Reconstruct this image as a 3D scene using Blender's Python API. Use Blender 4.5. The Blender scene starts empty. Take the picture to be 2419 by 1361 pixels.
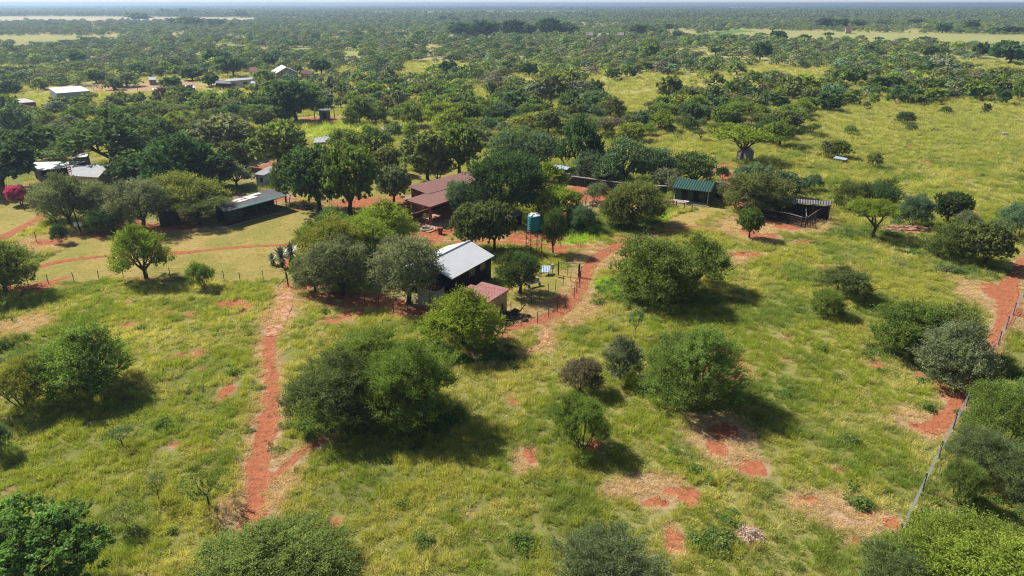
import bpy, math, random
import numpy as np
from mathutils import Vector

# ------------------------------------------------------------------ camera, sky, sun, exposure
SC = bpy.context.scene
COL = SC.collection
CAMH, FPX, IW, IH = 30.0, 1612.0, 2419.0, 1361.0
PITCH = math.atan((IH / 2 - 8) / FPX)
cam_d = bpy.data.cameras.new("camera"); cam_d.sensor_width = 36.0; cam_d.lens = 36.0 * FPX / IW
cam_d.clip_start = 0.5; cam_d.clip_end = 40000
cam = bpy.data.objects.new("camera", cam_d); COL.objects.link(cam)
cam.location = (0, 0, CAMH); cam.rotation_euler = (math.pi / 2 - PITCH, 0, 0)
SC.camera = cam

SUN_EL, SHADOW_AZ = math.radians(45), math.radians(-31)
wd = bpy.data.worlds.new("World"); SC.world = wd; wd.use_nodes = True
wn = wd.node_tree.nodes; wl = wd.node_tree.links
bgn = wn["Background"]; bgn.inputs[1].default_value = 0.052
sky = wn.new("ShaderNodeTexSky"); sky.sky_type = 'NISHITA'; sky.sun_disc = False
sky.sun_elevation = SUN_EL; sky.sun_rotation = math.radians(-59); sky.dust_density = 2.0
# hazy white band low over the horizon, as a direction-only part of the sky
wtc = wn.new("ShaderNodeTexCoord"); wsx = wn.new("ShaderNodeSeparateXYZ"); wl.new(wtc.outputs["Generated"], wsx.inputs[0])
wmr = wn.new("ShaderNodeMapRange"); wmr.interpolation_type = 'SMOOTHSTEP'; wmr.inputs[1].default_value = 0.0; wmr.inputs[2].default_value = 0.07; wmr.inputs[3].default_value = 1.0; wmr.inputs[4].default_value = 0.0
wl.new(wsx.outputs[2], wmr.inputs[0])
wsc = wn.new("ShaderNodeVectorMath"); wsc.operation = 'SCALE'; wsc.inputs[0].default_value = (9.0, 10.0, 11.2); wl.new(wmr.outputs[0], wsc.inputs[3])
wad = wn.new("ShaderNodeVectorMath"); wl.new(sky.outputs[0], wad.inputs[0]); wl.new(wsc.outputs[0], wad.inputs[1])
wl.new(wad.outputs[0], bgn.inputs[0])
sd = bpy.data.lights.new("sun", 'SUN'); sd.energy = 5.0; sd.angle = math.radians(0.5); sd.color = (1.0, 0.945, 0.85)
sun = bpy.data.objects.new("sun", sd); COL.objects.link(sun)
LD = Vector((math.cos(SHADOW_AZ) * math.cos(SUN_EL), math.sin(SHADOW_AZ) * math.cos(SUN_EL), -math.sin(SUN_EL)))
sun.rotation_euler = LD.to_track_quat('-Z', 'Y').to_euler(); sun.location = (-60, 60, 80)
SC.view_settings.view_transform = 'Standard'; SC.view_settings.look = 'None'
SC.view_settings.exposure = 0.52; SC.view_settings.gamma = 1.0; SC.view_settings.use_curve_mapping = False
SC.cycles.use_denoising = True; SC.cycles.denoising_prefilter = 'NONE'; SC.cycles.filter_width = 1.15
SC.cycles.max_bounces = 4; SC.cycles.diffuse_bounces = 2; SC.cycles.glossy_bounces = 1
SC.cycles.transmission_bounces = 2; SC.cycles.transparent_max_bounces = 4; SC.cycles.volume_bounces = 0
SC.render.engine = 'CYCLES'

# ------------------------------------------------------------------ pixel <-> ground mapping
CP, SP = math.cos(PITCH), math.sin(PITCH)
def G(u, v, z=0.0):
    x = (u - IW / 2) / FPX; y = (IH / 2 - v) / FPX
    t = (z - CAMH) / (-SP + y * CP)
    return (x * t, (CP + y * SP) * t)
def G3(u, v, z=0.0):
    a = G(u, v, z); return Vector((a[0], a[1], z))
def DEP(x, y, z=0.0): return y * CP - (z - CAMH) * SP
def PX(x, y, z=0.0):
    d = y * CP - (z - CAMH) * SP
    return IW / 2 + FPX * x / d, IH / 2 - FPX * (y * SP + (z - CAMH) * CP) / d
def ZAT(u, vb, vt):
    x, y = G(u, vb); a = (IH / 2 - vt) / FPX
    return (a * y * CP - y * SP) / (CP + a * SP) + CAMH

# ------------------------------------------------------------------ numpy noise and masks
def _hash(ix, iy, s):
    h = (ix.astype(np.int64) * 374761393 + iy.astype(np.int64) * 668265263 + s * 974711) & 0xffffffff
    h = ((h ^ (h >> 13)) * 1274126177) & 0xffffffff
    return ((h ^ (h >> 16)) & 0xffff) / 65535.0
def vnoise(x, y, s=0):
    ix = np.floor(x); iy = np.floor(y); fx = x - ix; fy = y - iy
    fx = fx * fx * (3 - 2 * fx); fy = fy * fy * (3 - 2 * fy)
    a = _hash(ix, iy, s); b = _hash(ix + 1, iy, s); c = _hash(ix, iy + 1, s); d = _hash(ix + 1, iy + 1, s)
    return (a * (1 - fx) + b * fx) * (1 - fy) + (c * (1 - fx) + d * fx) * fy
def fbm(x, y, sc, s=0, o=3):
    r = 0; w = 0.5; t = 0
    for k in range(o):
        r = r + w * vnoise(x / sc, y / sc, s + k * 17); t += w; w *= 0.5; sc *= 0.47
    return r / t
def sstep(a, b, x):
    t = np.clip((x - a) / (b - a), 0, 1); return t * t * (3 - 2 * t)
def inpoly(px, py, poly):
    n = len(poly); r = np.zeros(px.shape, bool)
    for i in range(n):
        x0, y0 = poly[i]; x1, y1 = poly[(i + 1) % n]
        if y0 == y1: continue
        c = ((y0 > py) != (y1 > py)) & (px < (x1 - x0) * (py - y0) / (y1 - y0) + x0)
        r ^= c
    return r
def dist_line(px, py, pts, wid):
    """smallest (distance - half width) to a polyline with width at each point, metres"""
    best = np.full(px.shape, 1e9)
    for i in range(len(pts) - 1):
        ax, ay = pts[i]; bx, by = pts[i + 1]; dx, dy = bx - ax, by - ay
        t = np.clip(((px - ax) * dx + (py - ay) * dy) / (dx * dx + dy * dy + 1e-9), 0, 1)
        d = np.hypot(px - ax - t * dx, py - ay - t * dy) - (wid[i] * (1 - t) + wid[i + 1] * t) / 2
        best = np.minimum(best, d)
    return best
def ell(px, py, lst):
    """signed-ish value >0 inside any of the ground ellipses given in photograph pixels"""
    best = np.full(px.shape, -9.0)
    for (u, v, ru, rv) in lst:
        x, y = G(u, v); d = DEP(x, y); rx = ru * d / FPX; ry = abs(G(u, v - rv)[1] - G(u, v + rv)[1]) / 2
        q = np.hypot((px - x) / rx, (py - y) / ry)
        best = np.maximum(best, 1 - q)
    return best

# ------------------------------------------------------------------ tagging and mesh building
def tag(o, label=None, cat=None, group=None, kind=None):
    if label: o["label"] = label
    if cat: o["category"] = cat
    if group: o["group"] = group
    if kind: o["kind"] = kind
    return o
def empty(name, loc, label, cat, rz=0.0, group=None):
    o = bpy.data.objects.new(name, None); COL.objects.link(o)
    o.empty_display_size = 0.3; o.location = loc; o.rotation_euler = (0, 0, rz)
    return tag(o, label, cat, group)
class MB:
    def __init__(s): s.v = []; s.f = []
    def poly(s, pts):
        n = len(s.v); s.v += [tuple(p) for p in pts]; s.f.append(tuple(range(n, n + len(pts))))
    def prism(s, pts, dz):
        """pts = lower/upper outline (list of xyz); extruded by vector dz"""
        dz = Vector(dz) if hasattr(dz, '__len__') else Vector((0, 0, dz))
        n = len(s.v); k = len(pts)
        s.v += [tuple(p) for p in pts] + [tuple(Vector(p) + dz) for p in pts]
        s.f.append(tuple(range(n + k - 1, n - 1, -1))); s.f.append(tuple(range(n + k, n + 2 * k)))
        for i in range(k):
            j = (i + 1) % k; s.f.append((n + i, n + j, n + k + j, n + k + i))
        return s
    def box(s, x0, x1, y0, y1, z0, z1):
        return s.prism([(x0, y0, z0), (x1, y0, z0), (x1, y1, z0), (x0, y1, z0)], z1 - z0)
    def beam(s, p, q, r, r1=None, n=6):
        p = Vector(p); q = Vector(q); r1 = r if r1 is None else r1
        d = (q - p); 
        if d.length < 1e-6: return s
        d.normalize(); a = d.orthogonal().normalized(); b = d.cross(a); m = len(s.v)
        for (c, rr) in ((p, r), (q, r1)):
            for i in range(n):
                t = 2 * math.pi * i / n; s.v.append(tuple(c + (a * math.cos(t) + b * math.sin(t)) * rr))
        for i in range(n):
            j = (i + 1) % n; s.f.append((m + i, m + j, m + n + j, m + n + i))
        s.f.append(tuple(range(m + n - 1, m - 1, -1))); s.f.append(tuple(range(m + n, m + 2 * n)))
        return s
    def lathe(s, prof, c=(0, 0, 0), n=24, cap=True):
        m = len(s.v)
        for (r, z) in prof:
            for i in range(n):
                t = 2 * math.pi * i / n; s.v.append((c[0] + r * math.cos(t), c[1] + r * math.sin(t), c[2] + z))
        for k in range(len(prof) - 1):
            for i in range(n):
                j = (i + 1) % n; s.f.append((m + k * n + i, m + k * n + j, m + k * n + n + j, m + k * n + n + i))
        if cap:
            s.f.append(tuple(range(m + n - 1, m - 1, -1)))
            e = m + (len(prof) - 1) * n; s.f.append(tuple(range(e, e + n)))
        return s
    def build(s, name, mat, parent=None, rz=0.0, smooth=False):
        v = s.v
        if rz:
            c, n_ = math.cos(-rz), math.sin(-rz); v = [(x * c - y * n_, x * n_ + y * c, z) for (x, y, z) in v]
        me = bpy.data.meshes.new(name); me.from_pydata(v, [], s.f); me.materials.append(mat); me.update()
        if smooth:
            me.polygons.foreach_set("use_smooth", [True] * len(me.polygons))
        o = bpy.data.objects.new(name, me); COL.objects.link(o)
        if rz: o.rotation_euler = (0, 0, rz)
        if parent: o.parent = parent
        return o
def soup(name, quads, tone, mat):
    """quads (N,4,3) -> mesh with one float 'tone' per face corner point"""
    N = len(quads); me = bpy.data.meshes.new(name)
    me.vertices.add(N * 4); me.vertices.foreach_set("co", np.asarray(quads, np.float32).ravel())
    me.loops.add(N * 4); me.loops.foreach_set("vertex_index", np.arange(N * 4, dtype=np.int32))
    me.polygons.add(N); me.polygons.foreach_set("loop_start", np.arange(0, N * 4, 4, dtype=np.int32))
    me.polygons.foreach_set("loop_total", np.full(N, 4, np.int32))
    a = me.attributes.new("tone", 'FLOAT', 'POINT'); a.data.foreach_set("value", np.repeat(np.asarray(tone, np.float32), 4))
    me.materials.append(mat); me.update(); me.validate()
    return me

# ------------------------------------------------------------------ materials
def newmat(name):
    m = bpy.data.materials.new(name); m.use_nodes = True; nt = m.node_tree
    return m, nt.nodes, nt.links, nt.nodes["Principled BSDF"]
def pmat(name, col, rough=0.8, var=0.18, scale=2.0, metal=0.0, ribs=None, axis=0, rib_h=0.02, stain=None, stain_amt=0.5, bump=0.0, spec=0.3, rib_dark=0.0):
    m, n, l, b = newmat(name)
    tc = n.new("ShaderNodeTexCoord"); nz = n.new("ShaderNodeTexNoise"); nz.inputs["Scale"].default_value = scale; nz.inputs["Detail"].default_value = 6
    l.new(tc.outputs["Object"], nz.inputs["Vector"])
    mr = n.new("ShaderNodeMapRange"); mr.inputs[1].default_value = 0.25; mr.inputs[2].default_value = 0.75
    mr.inputs[3].default_value = 1 - var; mr.inputs[4].default_value = 1 + var; l.new(nz.outputs[0], mr.inputs[0])
    mx = n.new("ShaderNodeVectorMath"); mx.operation = 'SCALE'; mx.inputs[0].default_value = col; l.new(mr.outputs[0], mx.inputs[3])
    out = mx.outputs[0]
    if stain:
        n2 = n.new("ShaderNodeTexNoise"); n2.inputs["Scale"].default_value = scale * 0.45; n2.inputs["Detail"].default_value = 8; n2.inputs["Roughness"].default_value = 0.7
        l.new(tc.outputs["Object"], n2.inputs["Vector"])
        r2 = n.new("ShaderNodeMapRange"); r2.inputs[1].default_value = 0.5; r2.inputs[2].default_value = 0.68; r2.inputs[4].default_value = stain_amt
        l.new(n2.outputs[0], r2.inputs[0])
        mm = n.new("ShaderNodeMix"); mm.data_type = 'RGBA'; l.new(r2.outputs[0], mm.inputs[0]); l.new(out, mm.inputs[6]); mm.inputs[7].default_value = (*stain, 1)
        out = mm.outputs[2]
    hgt = None
    if ribs:
        sx = n.new("ShaderNodeSeparateXYZ"); l.new(tc.outputs["Object"], sx.inputs[0])
        ml = n.new("ShaderNodeMath"); ml.operation = 'MULTIPLY'; ml.inputs[1].default_value = 2 * math.pi / ribs; l.new(sx.outputs[axis], ml.inputs[0])
        sn = n.new("ShaderNodeMath"); sn.operation = 'SINE'; l.new(ml.outputs[0], sn.inputs[0]); hgt = sn.outputs[0]
        if rib_dark:
            r3 = n.new("ShaderNodeMapRange"); r3.inputs[1].default_value = -1; r3.inputs[2].default_value = 1; r3.inputs[3].default_value = 1 - rib_dark; r3.inputs[4].default_value = 1
            l.new(hgt, r3.inputs[0]); s3 = n.new("ShaderNodeVectorMath"); s3.operation = 'SCALE'; l.new(out, s3.inputs[0]); l.new(r3.outputs[0], s3.inputs[3]); out = s3.outputs[0]
        bp = n.new("ShaderNodeBump"); bp.inputs["Distance"].default_value = rib_h; bp.inputs["Strength"].default_value = 1.0
        l.new(hgt, bp.inputs["Height"]); l.new(bp.outputs[0], b.inputs["Normal"])
    elif bump:
        bp = n.new("ShaderNodeBump"); bp.inputs["Distance"].default_value = bump; l.new(nz.outputs[0], bp.inputs["Height"]); l.new(bp.outputs[0], b.inputs["Normal"])
    l.new(out, b.inputs["Base Color"]); b.inputs["Roughness"].default_value = rough; b.inputs["Metallic"].default_value = metal
    b.inputs["Specular IOR Level"].default_value = spec
    return m
def leafmat(name, src, transl=0.42, mult=1.0, gain=1.0):
    """src: 'OBJECT' = object colour, 'INSTANCER' = per-instance attribute tint"""
    m, n, l, b = newmat(name)
    if src == 'OBJECT':
        oi = n.new("ShaderNodeObjectInfo"); c = oi.outputs["Color"]
    else:
        at = n.new("ShaderNodeAttribute"); at.attribute_type = 'INSTANCER'; at.attribute_name = "tint"; c = at.outputs["Color"]
    tn = n.new("ShaderNodeAttribute"); tn.attribute_name = "tone"
    sc = n.new("ShaderNodeVectorMath"); sc.operation = 'SCALE'; l.new(c, sc.inputs[0]); l.new(tn.outputs["Fac"], sc.inputs[3])
    b.inputs["Roughness"].default_value = 0.7; b.inputs["Specular IOR Level"].default_value = 0.08
    l.new(sc.outputs[0], b.inputs["Base Color"])
    tr = n.new("ShaderNodeBsdfTranslucent")
    ty = n.new("ShaderNodeVectorMath"); ty.operation = 'MULTIPLY'; l.new(sc.outputs[0], ty.inputs[0]); ty.inputs[1].default_value = (1.25, 1.3, 0.6)
    l.new(ty.outputs[0], tr.inputs[0])
    mx = n.new("ShaderNodeMixShader"); mx.inputs[0].default_value = transl
    l.new(b.outputs[0], mx.inputs[1]); l.new(tr.outputs[0], mx.inputs[2])
    l.new(mx.outputs[0], n["Material Output"].inputs[0])
    return m
M = {}
M['leaf'] = leafmat("leaf", 'OBJECT'); M['leaf_far'] = leafmat("leaf_far", 'INSTANCER', 0.14); M['grass'] = leafmat("grass", 'INSTANCER', 0.40)
M['bark'] = pmat("bark", (0.075, 0.055, 0.042), 0.95, 0.35, 6, bump=0.03)
M['twig'] = pmat("dead_twig", (0.19, 0.155, 0.14), 0.95, 0.25, 4)
M['white_sheet'] = pmat("white_roof_sheet", (0.68, 0.70, 0.73), 0.45, 0.06, 0.6, ribs=0.38, axis=0, rib_h=0.012, spec=0.4, rib_dark=0.06)
M['galv'] = pmat("galvanised_sheet", (0.40, 0.41, 0.44), 0.5, 0.15, 1.2, ribs=0.30, axis=0, rib_h=0.02, rib_dark=0.12, stain=(0.22, 0.16, 0.12), stain_amt=0.35)
M['oldgalv'] = pmat("weathered_sheet", (0.23, 0.22, 0.25), 0.6, 0.25, 1.5, ribs=0.36, axis=0, rib_h=0.03, rib_dark=0.3, stain=(0.13, 0.09, 0.07), stain_amt=0.5)
M['rust'] = pmat("rusty_sheet", (0.13, 0.05, 0.035), 0.8, 0.35, 1.5, ribs=0.3, axis=0, rib_h=0.02)
M['maroon'] = pmat("maroon_roof_sheet", (0.255, 0.125, 0.108), 0.55, 0.08, 0.7, ribs=0.42, axis=0, rib_h=0.018, rib_dark=0.12)
M['green_sheet'] = pmat("green_roof_sheet", (0.036, 0.105, 0.078), 0.4, 0.12, 1.2, ribs=0.42, axis=0, rib_h=0.035, rib_dark=0.4)
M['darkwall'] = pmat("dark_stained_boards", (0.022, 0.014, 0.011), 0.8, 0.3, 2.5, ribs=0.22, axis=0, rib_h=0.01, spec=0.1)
M['greenwall'] = pmat("green_painted_wall", (0.045, 0.075, 0.055), 0.8, 0.2, 2, spec=0.2)
M['tan'] = pmat("tan_plaster", (0.46, 0.33, 0.19), 0.9, 0.12, 1.5, stain=(0.28, 0.17, 0.10), stain_amt=0.4)
M['brick'] = pmat("red_brick", (0.21, 0.075, 0.05), 0.9, 0.25, 5, ribs=0.085, axis=2, rib_h=0.006)
M['cream'] = pmat("cream_plaster", (0.50, 0.43, 0.36), 0.9, 0.10, 0.8)
M['grey_wall'] = pmat("grey_wall", (0.27, 0.26, 0.26), 0.9, 0.12, 0.8)
M['pale_sheet'] = pmat("pale_green_cladding", (0.40, 0.46, 0.40), 0.6, 0.06, 0.4, ribs=0.5, axis=0, rib_h=0.02, rib_dark=0.06)
M['blue_grey'] = pmat("blue_grey_cladding", (0.22, 0.25, 0.30), 0.6, 0.08, 0.5)
M['whitewash'] = pmat("peeling_whitewash", (0.50, 0.54, 0.58), 0.9, 0.15, 2.0, stain=(0.24, 0.26, 0.27), stain_amt=0.7)
M['stone'] = pmat("stone_wall", (0.34, 0.28, 0.24), 0.95, 0.3, 4, bump=0.04)
M['shadenet'] = pmat("grey_shade_net", (0.105, 0.105, 0.115), 0.9, 0.3, 1.5)
M['teal_edge'] = pmat("teal_fascia", (0.05, 0.27, 0.24), 0.6, 0.1, 2)
M['teal'] = pmat("teal_tank_plastic", (0.018, 0.19, 0.215), 0.55, 0.08, 2.0, ribs=0.28, axis=2, rib_h=0.015, rib_dark=0.04)
M['white'] = pmat("white_paint", (0.72, 0.72, 0.70), 0.6, 0.08, 3)
M['droppings'] = pmat("bleached_tank_lid", (0.62, 0.66, 0.66), 0.7, 0.2, 5, stain=(0.1, 0.25, 0.25), stain_amt=0.6)
M['redsteel'] = pmat("red_oxide_steel", (0.085, 0.025, 0.02), 0.7, 0.25, 5)
M['darksteel'] = pmat("dark_steel", (0.03, 0.028, 0.027), 0.7, 0.2, 6)
M['wood'] = pmat("dark_creosoted_wood", (0.035, 0.025, 0.02), 0.9, 0.3, 5)
M['greywood'] = pmat("weathered_grey_rail", (0.20, 0.17, 0.16), 0.9, 0.25, 5)
M['wire'] = pmat("galvanised_wire", (0.34, 0.35, 0.36), 0.5, 0.05, 4, metal=0.3)
M['darkwire'] = pmat("dark_wire", (0.10, 0.095, 0.09), 0.6, 0.05, 4)
M['window'] = pmat("dark_glass", (0.02, 0.025, 0.03), 0.15, 0.1, 2, spec=0.5)
M['frame'] = pmat("grey_window_frame", (0.30, 0.30, 0.31), 0.6, 0.1, 4)
M['paving'] = pmat("pink_paving", (0.45, 0.25, 0.18), 0.9, 0.15, 1.5)
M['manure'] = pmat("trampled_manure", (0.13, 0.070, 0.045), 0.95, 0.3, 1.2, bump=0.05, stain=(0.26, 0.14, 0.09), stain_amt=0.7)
M['tiles'] = None
M['rubber'] = pmat("old_rubber", (0.05, 0.042, 0.042), 0.8, 0.25, 4)
M['concrete'] = pmat("concrete", (0.36, 0.31, 0.28), 0.9, 0.15, 2)
M['rubble'] = pmat("dark_rubble", (0.055, 0.035, 0.028), 0.95, 0.4, 3, bump=0.1)
M['straw'] = pmat("dry_twigs", (0.55, 0.40, 0.32), 0.95, 0.25, 4)
M['pinkflower'] = None
M['blue_sheet'] = pmat("pale_blue_sheet", (0.36, 0.45, 0.58), 0.5, 0.1, 1.0, ribs=0.3, axis=0, rib_h=0.015)
M['hide'] = pmat("tan_hide", (0.36, 0.25, 0.16), 0.9, 0.3, 3)
M['netgreen'] = pmat("green_net_wall", (0.032, 0.050, 0.045), 0.9, 0.3, 2)
def tilemat():
    m, n, l, b = newmat("red_roof_tiles")
    tc = n.new("ShaderNodeTexCoord"); br = n.new("ShaderNodeTexBrick"); l.new(tc.outputs["Object"], br.inputs["Vector"])
    br.inputs["Scale"].default_value = 1.0; br.inputs["Brick Width"].default_value = 0.34; br.inputs["Row Height"].default_value = 0.30
    br.inputs["Mortar Size"].default_value = 0.035; br.inputs["Color1"].default_value = (0.30, 0.075, 0.065, 1); br.inputs["Color2"].default_value = (0.44, 0.17, 0.15, 1); br.inputs["Mortar"].default_value = (0.40, 0.24, 0.22, 1)
    nz = n.new("ShaderNodeTexNoise"); nz.inputs["Scale"].default_value = 4; l.new(tc.outputs["Object"], nz.inputs["Vector"])
    mx = n.new("ShaderNodeMix"); mx.data_type = 'RGBA'; mx.blend_type = 'MULTIPLY'; mx.inputs[0].default_value = 0.6; l.new(br.outputs[0], mx.inputs[6]); l.new(nz.outputs[1], mx.inputs[7])
    sc = n.new("ShaderNodeVectorMath"); sc.operation = 'SCALE'; sc.inputs[3].default_value = 1.25; l.new(mx.outputs[2], sc.inputs[0])
    bp = n.new("ShaderNodeBump"); bp.inputs["Distance"].default_value = 0.03; bp.invert = True; l.new(br.outputs[1], bp.inputs["Height"]); l.new(bp.outputs[0], b.inputs["Normal"])
    l.new(sc.outputs[0], b.inputs["Base Color"]); b.inputs["Roughness"].default_value = 0.8
    return m
M['tiles'] = tilemat()

# ------------------------------------------------------------------ paths, tracks, bare soil (photograph pixels, width in pixels)
PATHS = {
 'foot': [(650, 772, 26), (643, 790, 31), (637, 815, 32), (638, 860, 34), (641, 910, 36), (640, 950, 39), (636, 1000, 44), (622, 1050, 49), (608, 1090, 54), (604, 1130, 54), (603, 1180, 56), (598, 1220, 63), (575, 1262, 56), (552, 1292, 34), (535, 1312, 17)],
 'side': [(622, 1158, 30), (650, 1128, 28), (678, 1100, 25), (705, 1075, 21), (735, 1055, 17), (770, 1037, 14), (810, 1018, 10)],
 'drive': [(60, 646, 20), (92, 630, 22), (150, 617, 22), (220, 608, 20), (290, 603, 19), (350, 597, 20), (398, 598, 24), (440, 597, 26), (480, 592, 17), (540, 586, 17), (600, 582, 17), (680, 578, 17), (750, 574, 17), (840, 577, 16), (940, 579, 14), (1040, 577, 12)],
 'yardroad': [(1010, 572, 16), (1110, 573, 16), (1210, 574, 30), (1262, 579, 32), (1320, 583, 26), (1370, 583, 15), (1430, 582, 14), (1480, 573, 16), (1530, 561, 18), (1575, 548, 22), (1612, 538, 24), (1650, 537, 16), (1700, 543, 10), (1750, 552, 9), (1800, 560, 8)],
 'barntrack': [(1500, 574, 14), (1465, 583, 24), (1437, 592, 32), (1415, 604, 34), (1397, 622, 36), (1384, 640, 40), (1378, 660, 36), (1370, 685, 34), (1352, 712, 38), (1322, 738, 40), (1280, 757, 38), (1235, 770, 30), (1195, 780, 20)],
 'left': [(-120, 605, 46), (-20, 572, 44), (20, 555, 36), (50, 540, 32), (78, 525, 28), (100, 510, 24), (125, 494, 16), (165, 478, 12), (230, 470, 10)],
 'right': [(2440, 596, 22), (2415, 612, 24), (2404, 640, 26), (2385, 668, 44), (2378, 700, 52), (2385, 730, 46), (2372, 762, 36), (2352, 795, 30), (2340, 830, 28), (2310, 868, 34), (2290, 900, 40), (2268, 940, 32), (2245, 975, 42), (2215, 1005, 56), (2195, 1022, 44)],
 'trail': [(1762, 636, 4), (1738, 690, 5), (1726, 750, 5), (1722, 800, 6), (1724, 832, 5)],
 'head': [(672, 688, 44), (673, 712, 46), (663, 745, 44), (650, 775, 44), (640, 795, 40)],
 'curve': [(1288, 768, 14), (1292, 790, 14), (1286, 808, 14), (1266, 826, 13), (1240, 840, 11), (1205, 850, 8), (1160, 856, 6)],
}
BARE = [(1700, 1022, 46, 30), (1690, 1060, 38, 34), (1772, 1108, 38, 22), (1596, 1268, 24, 30), (1600, 1300, 30, 14), (1540, 1188, 44, 16), (1900, 1182, 40, 12), (2040, 1214, 34, 9), (2108, 1236, 30, 18), (2020, 1276, 30, 10), (2170, 1010, 46, 10), (2068, 862, 24, 13), (1765, 603, 44, 8), (1975, 634, 42, 4), (1898, 572, 28, 5), (790, 758, 34, 10), (298, 770, 22, 8), (532, 928, 16, 22), (785, 1236, 16, 14), (1252, 1076, 20, 20), (1110, 1210, 12, 8), (1852, 850, 16, 6), (2360, 690, 46, 26), (2385, 735, 36, 26), (1985, 1110, 24, 5), (1290, 560, 40, 16), (1040, 545, 70, 26), (1400, 455, 110, 34), (1350, 500, 50, 22), (1715, 462, 42, 30), (1725, 420, 26, 26), (1870, 520, 90, 24), (1765, 548, 24, 12), (1230, 560, 50, 16), (1330, 712, 46, 16), (1255, 765, 40, 7), (690, 626, 42, 16), (720, 675, 60, 14), (880, 716, 120, 13), (800, 702, 90, 10), (985, 738, 60, 12), (340, 658, 60, 5), (60, 680, 90, 8), (400, 535, 140, 12), (290, 560, 60, 5), (110, 572, 46, 12), (725, 490, 34, 8), (620, 470, 80, 14), (880, 480, 130, 20), (640, 400, 60, 20), (330, 205, 190, 14), (150, 445, 100, 30), (1545, 325, 20, 6), (1480, 282, 26, 6), (760, 283, 60, 8), (1800, 560, 40, 8), (2140, 545, 60, 7), (1150, 795, 60, 10), (1180, 898, 26, 4), (1795, 772, 8, 4), (300, 712, 14, 5), (410, 1052, 22, 6), (488, 1060, 18, 5), (25, 1160, 14, 7)]
STRAWP = [(660, 745, 46, 50), (612, 830, 18, 26), (610, 985, 26, 16), (1540, 1150, 84, 40), (1360, 690, 60, 60), (1270, 735, 130, 46), (1760, 540, 70, 36), (1700, 1030, 90, 60), (1750, 1090, 60, 30), (2180, 1000, 70, 40), (1940, 1190, 100, 34), (2030, 1230, 110, 34), (2370, 720, 80, 70), (1290, 800, 26, 40), (1765, 1265, 34, 26), (1480, 1160, 60, 26), (590, 1200, 80, 60), (640, 1130, 70, 60), (1860, 797, 24, 5), (100, 575, 80, 30), (1720, 610, 60, 14), (1560, 600, 140, 10), (1420, 610, 80, 30), (60, 765, 70, 30), (1150, 560, 60, 20), (1120, 840, 30, 10), (1240, 1090, 34, 34)]
LAWN = [[(60, 648), (90, 622), (200, 560), (300, 556), (540, 545), (610, 505), (690, 486), (760, 500), (770, 520), (740, 560), (735, 600), (690, 640), (690, 655), (568, 668), (455, 655), (350, 656), (235, 662), (115, 671), (20, 680), (-80, 690), (-80, 650)],
        [(-100, 480), (0, 470), (120, 470), (100, 505), (20, 548), (-100, 580)], [(950, 405), (1110, 398), (1105, 440), (960, 445), (900, 470), (700, 470), (700, 440), (940, 430)],
        [(1590, 470), (1670, 480), (1650, 495), (1600, 495), (1580, 480)], [(1560, 555), (1590, 510), (1680, 485), (1720, 490), (1640, 530)],
        [(1195, 690), (1230, 650), (1310, 640), (1365, 650), (1330, 680), (1270, 720), (1200, 735)]]
LUSH = [[(590, 300), (640, 295), (650, 335), (600, 335)], [(715, 296), (860, 286), (880, 308), (760, 335), (720, 320)], [(1440, 560), (1300, 590), (1240, 560), (1300, 530), (1420, 545)], [(1500, 525), (1590, 500), (1580, 515), (1550, 530)], [(1520, 665), (1400, 660), (1400, 690), (1560, 725)]]
def wpoly(p): return [G(u, v) for (u, v) in p]
PW = {}
for k, pts in PATHS.items():
    P = [G(u, v) for (u, v, w) in pts]
    PW[k] = (P, [w * DEP(*p) / FPX for p, (u, v, w) in zip(P, pts)])
FIELD = [[(1605, 86), (1760, 70), (1990, 76), (2419, 84), (2700, 90), (2700, 125), (2419, 116), (2140, 106), (1900, 96)]]
CLEAR = [[(1430, 175), (1530, 166), (1620, 200), (1740, 212), (1690, 228), (1610, 225), (1580, 258), (1510, 290), (1440, 262)],
         [(1440, 300), (1530, 345), (1690, 335), (1690, 400), (1720, 450), (1900, 450), (2700, 560), (2700, 235), (2400, 232), (2250, 240), (2150, 250), (2050, 258), (1930, 262), (1880, 318), (1810, 345), (1600, 312)],
         [(960, 150), (1100, 146), (1110, 164), (1010, 185), (960, 205), (930, 190)], [(480, 110), (650, 113), (640, 121), (480, 119)], [(0, 86), (300, 84), (310, 97), (150, 104), (0, 106)],
         [(-200, 38), (610, 42), (600, 50), (-200, 54)], [(750, 31), (1060, 28), (1060, 35), (750, 35)], [(215, 195), (330, 190), (470, 192), (470, 212), (330, 212), (215, 232)], [(715, 290), (860, 284), (880, 310), (760, 335)],
         [(590, 295), (645, 290), (650, 335), (600, 335)], [(1105, 215), (1180, 215), (1190, 250), (1110, 250)], [(1560, 72), (1640, 72), (1640, 82), (1560, 84)], [(1210, 185), (1260, 180), (1270, 205), (1215, 210)], [(1280, 235), (1340, 232), (1350, 262), (1290, 262)], [(1380, 180), (1420, 178), (1430, 220), (1390, 225)], [(800, 120), (860, 118), (850, 150), (810, 152)], [(790, 165), (850, 172), (850, 190), (790, 188)], [(100, 265), (180, 268), (190, 300), (110, 300)], [(960, 225), (1010, 240), (1000, 262), (960, 260)]]
CLEARW = [wpoly(p) for p in CLEAR]; FIELDW = [wpoly(p) for p in FIELD]; LAWNW = [wpoly(p) for p in LAWN]; LUSHW = [wpoly(p) for p in LUSH]
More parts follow.
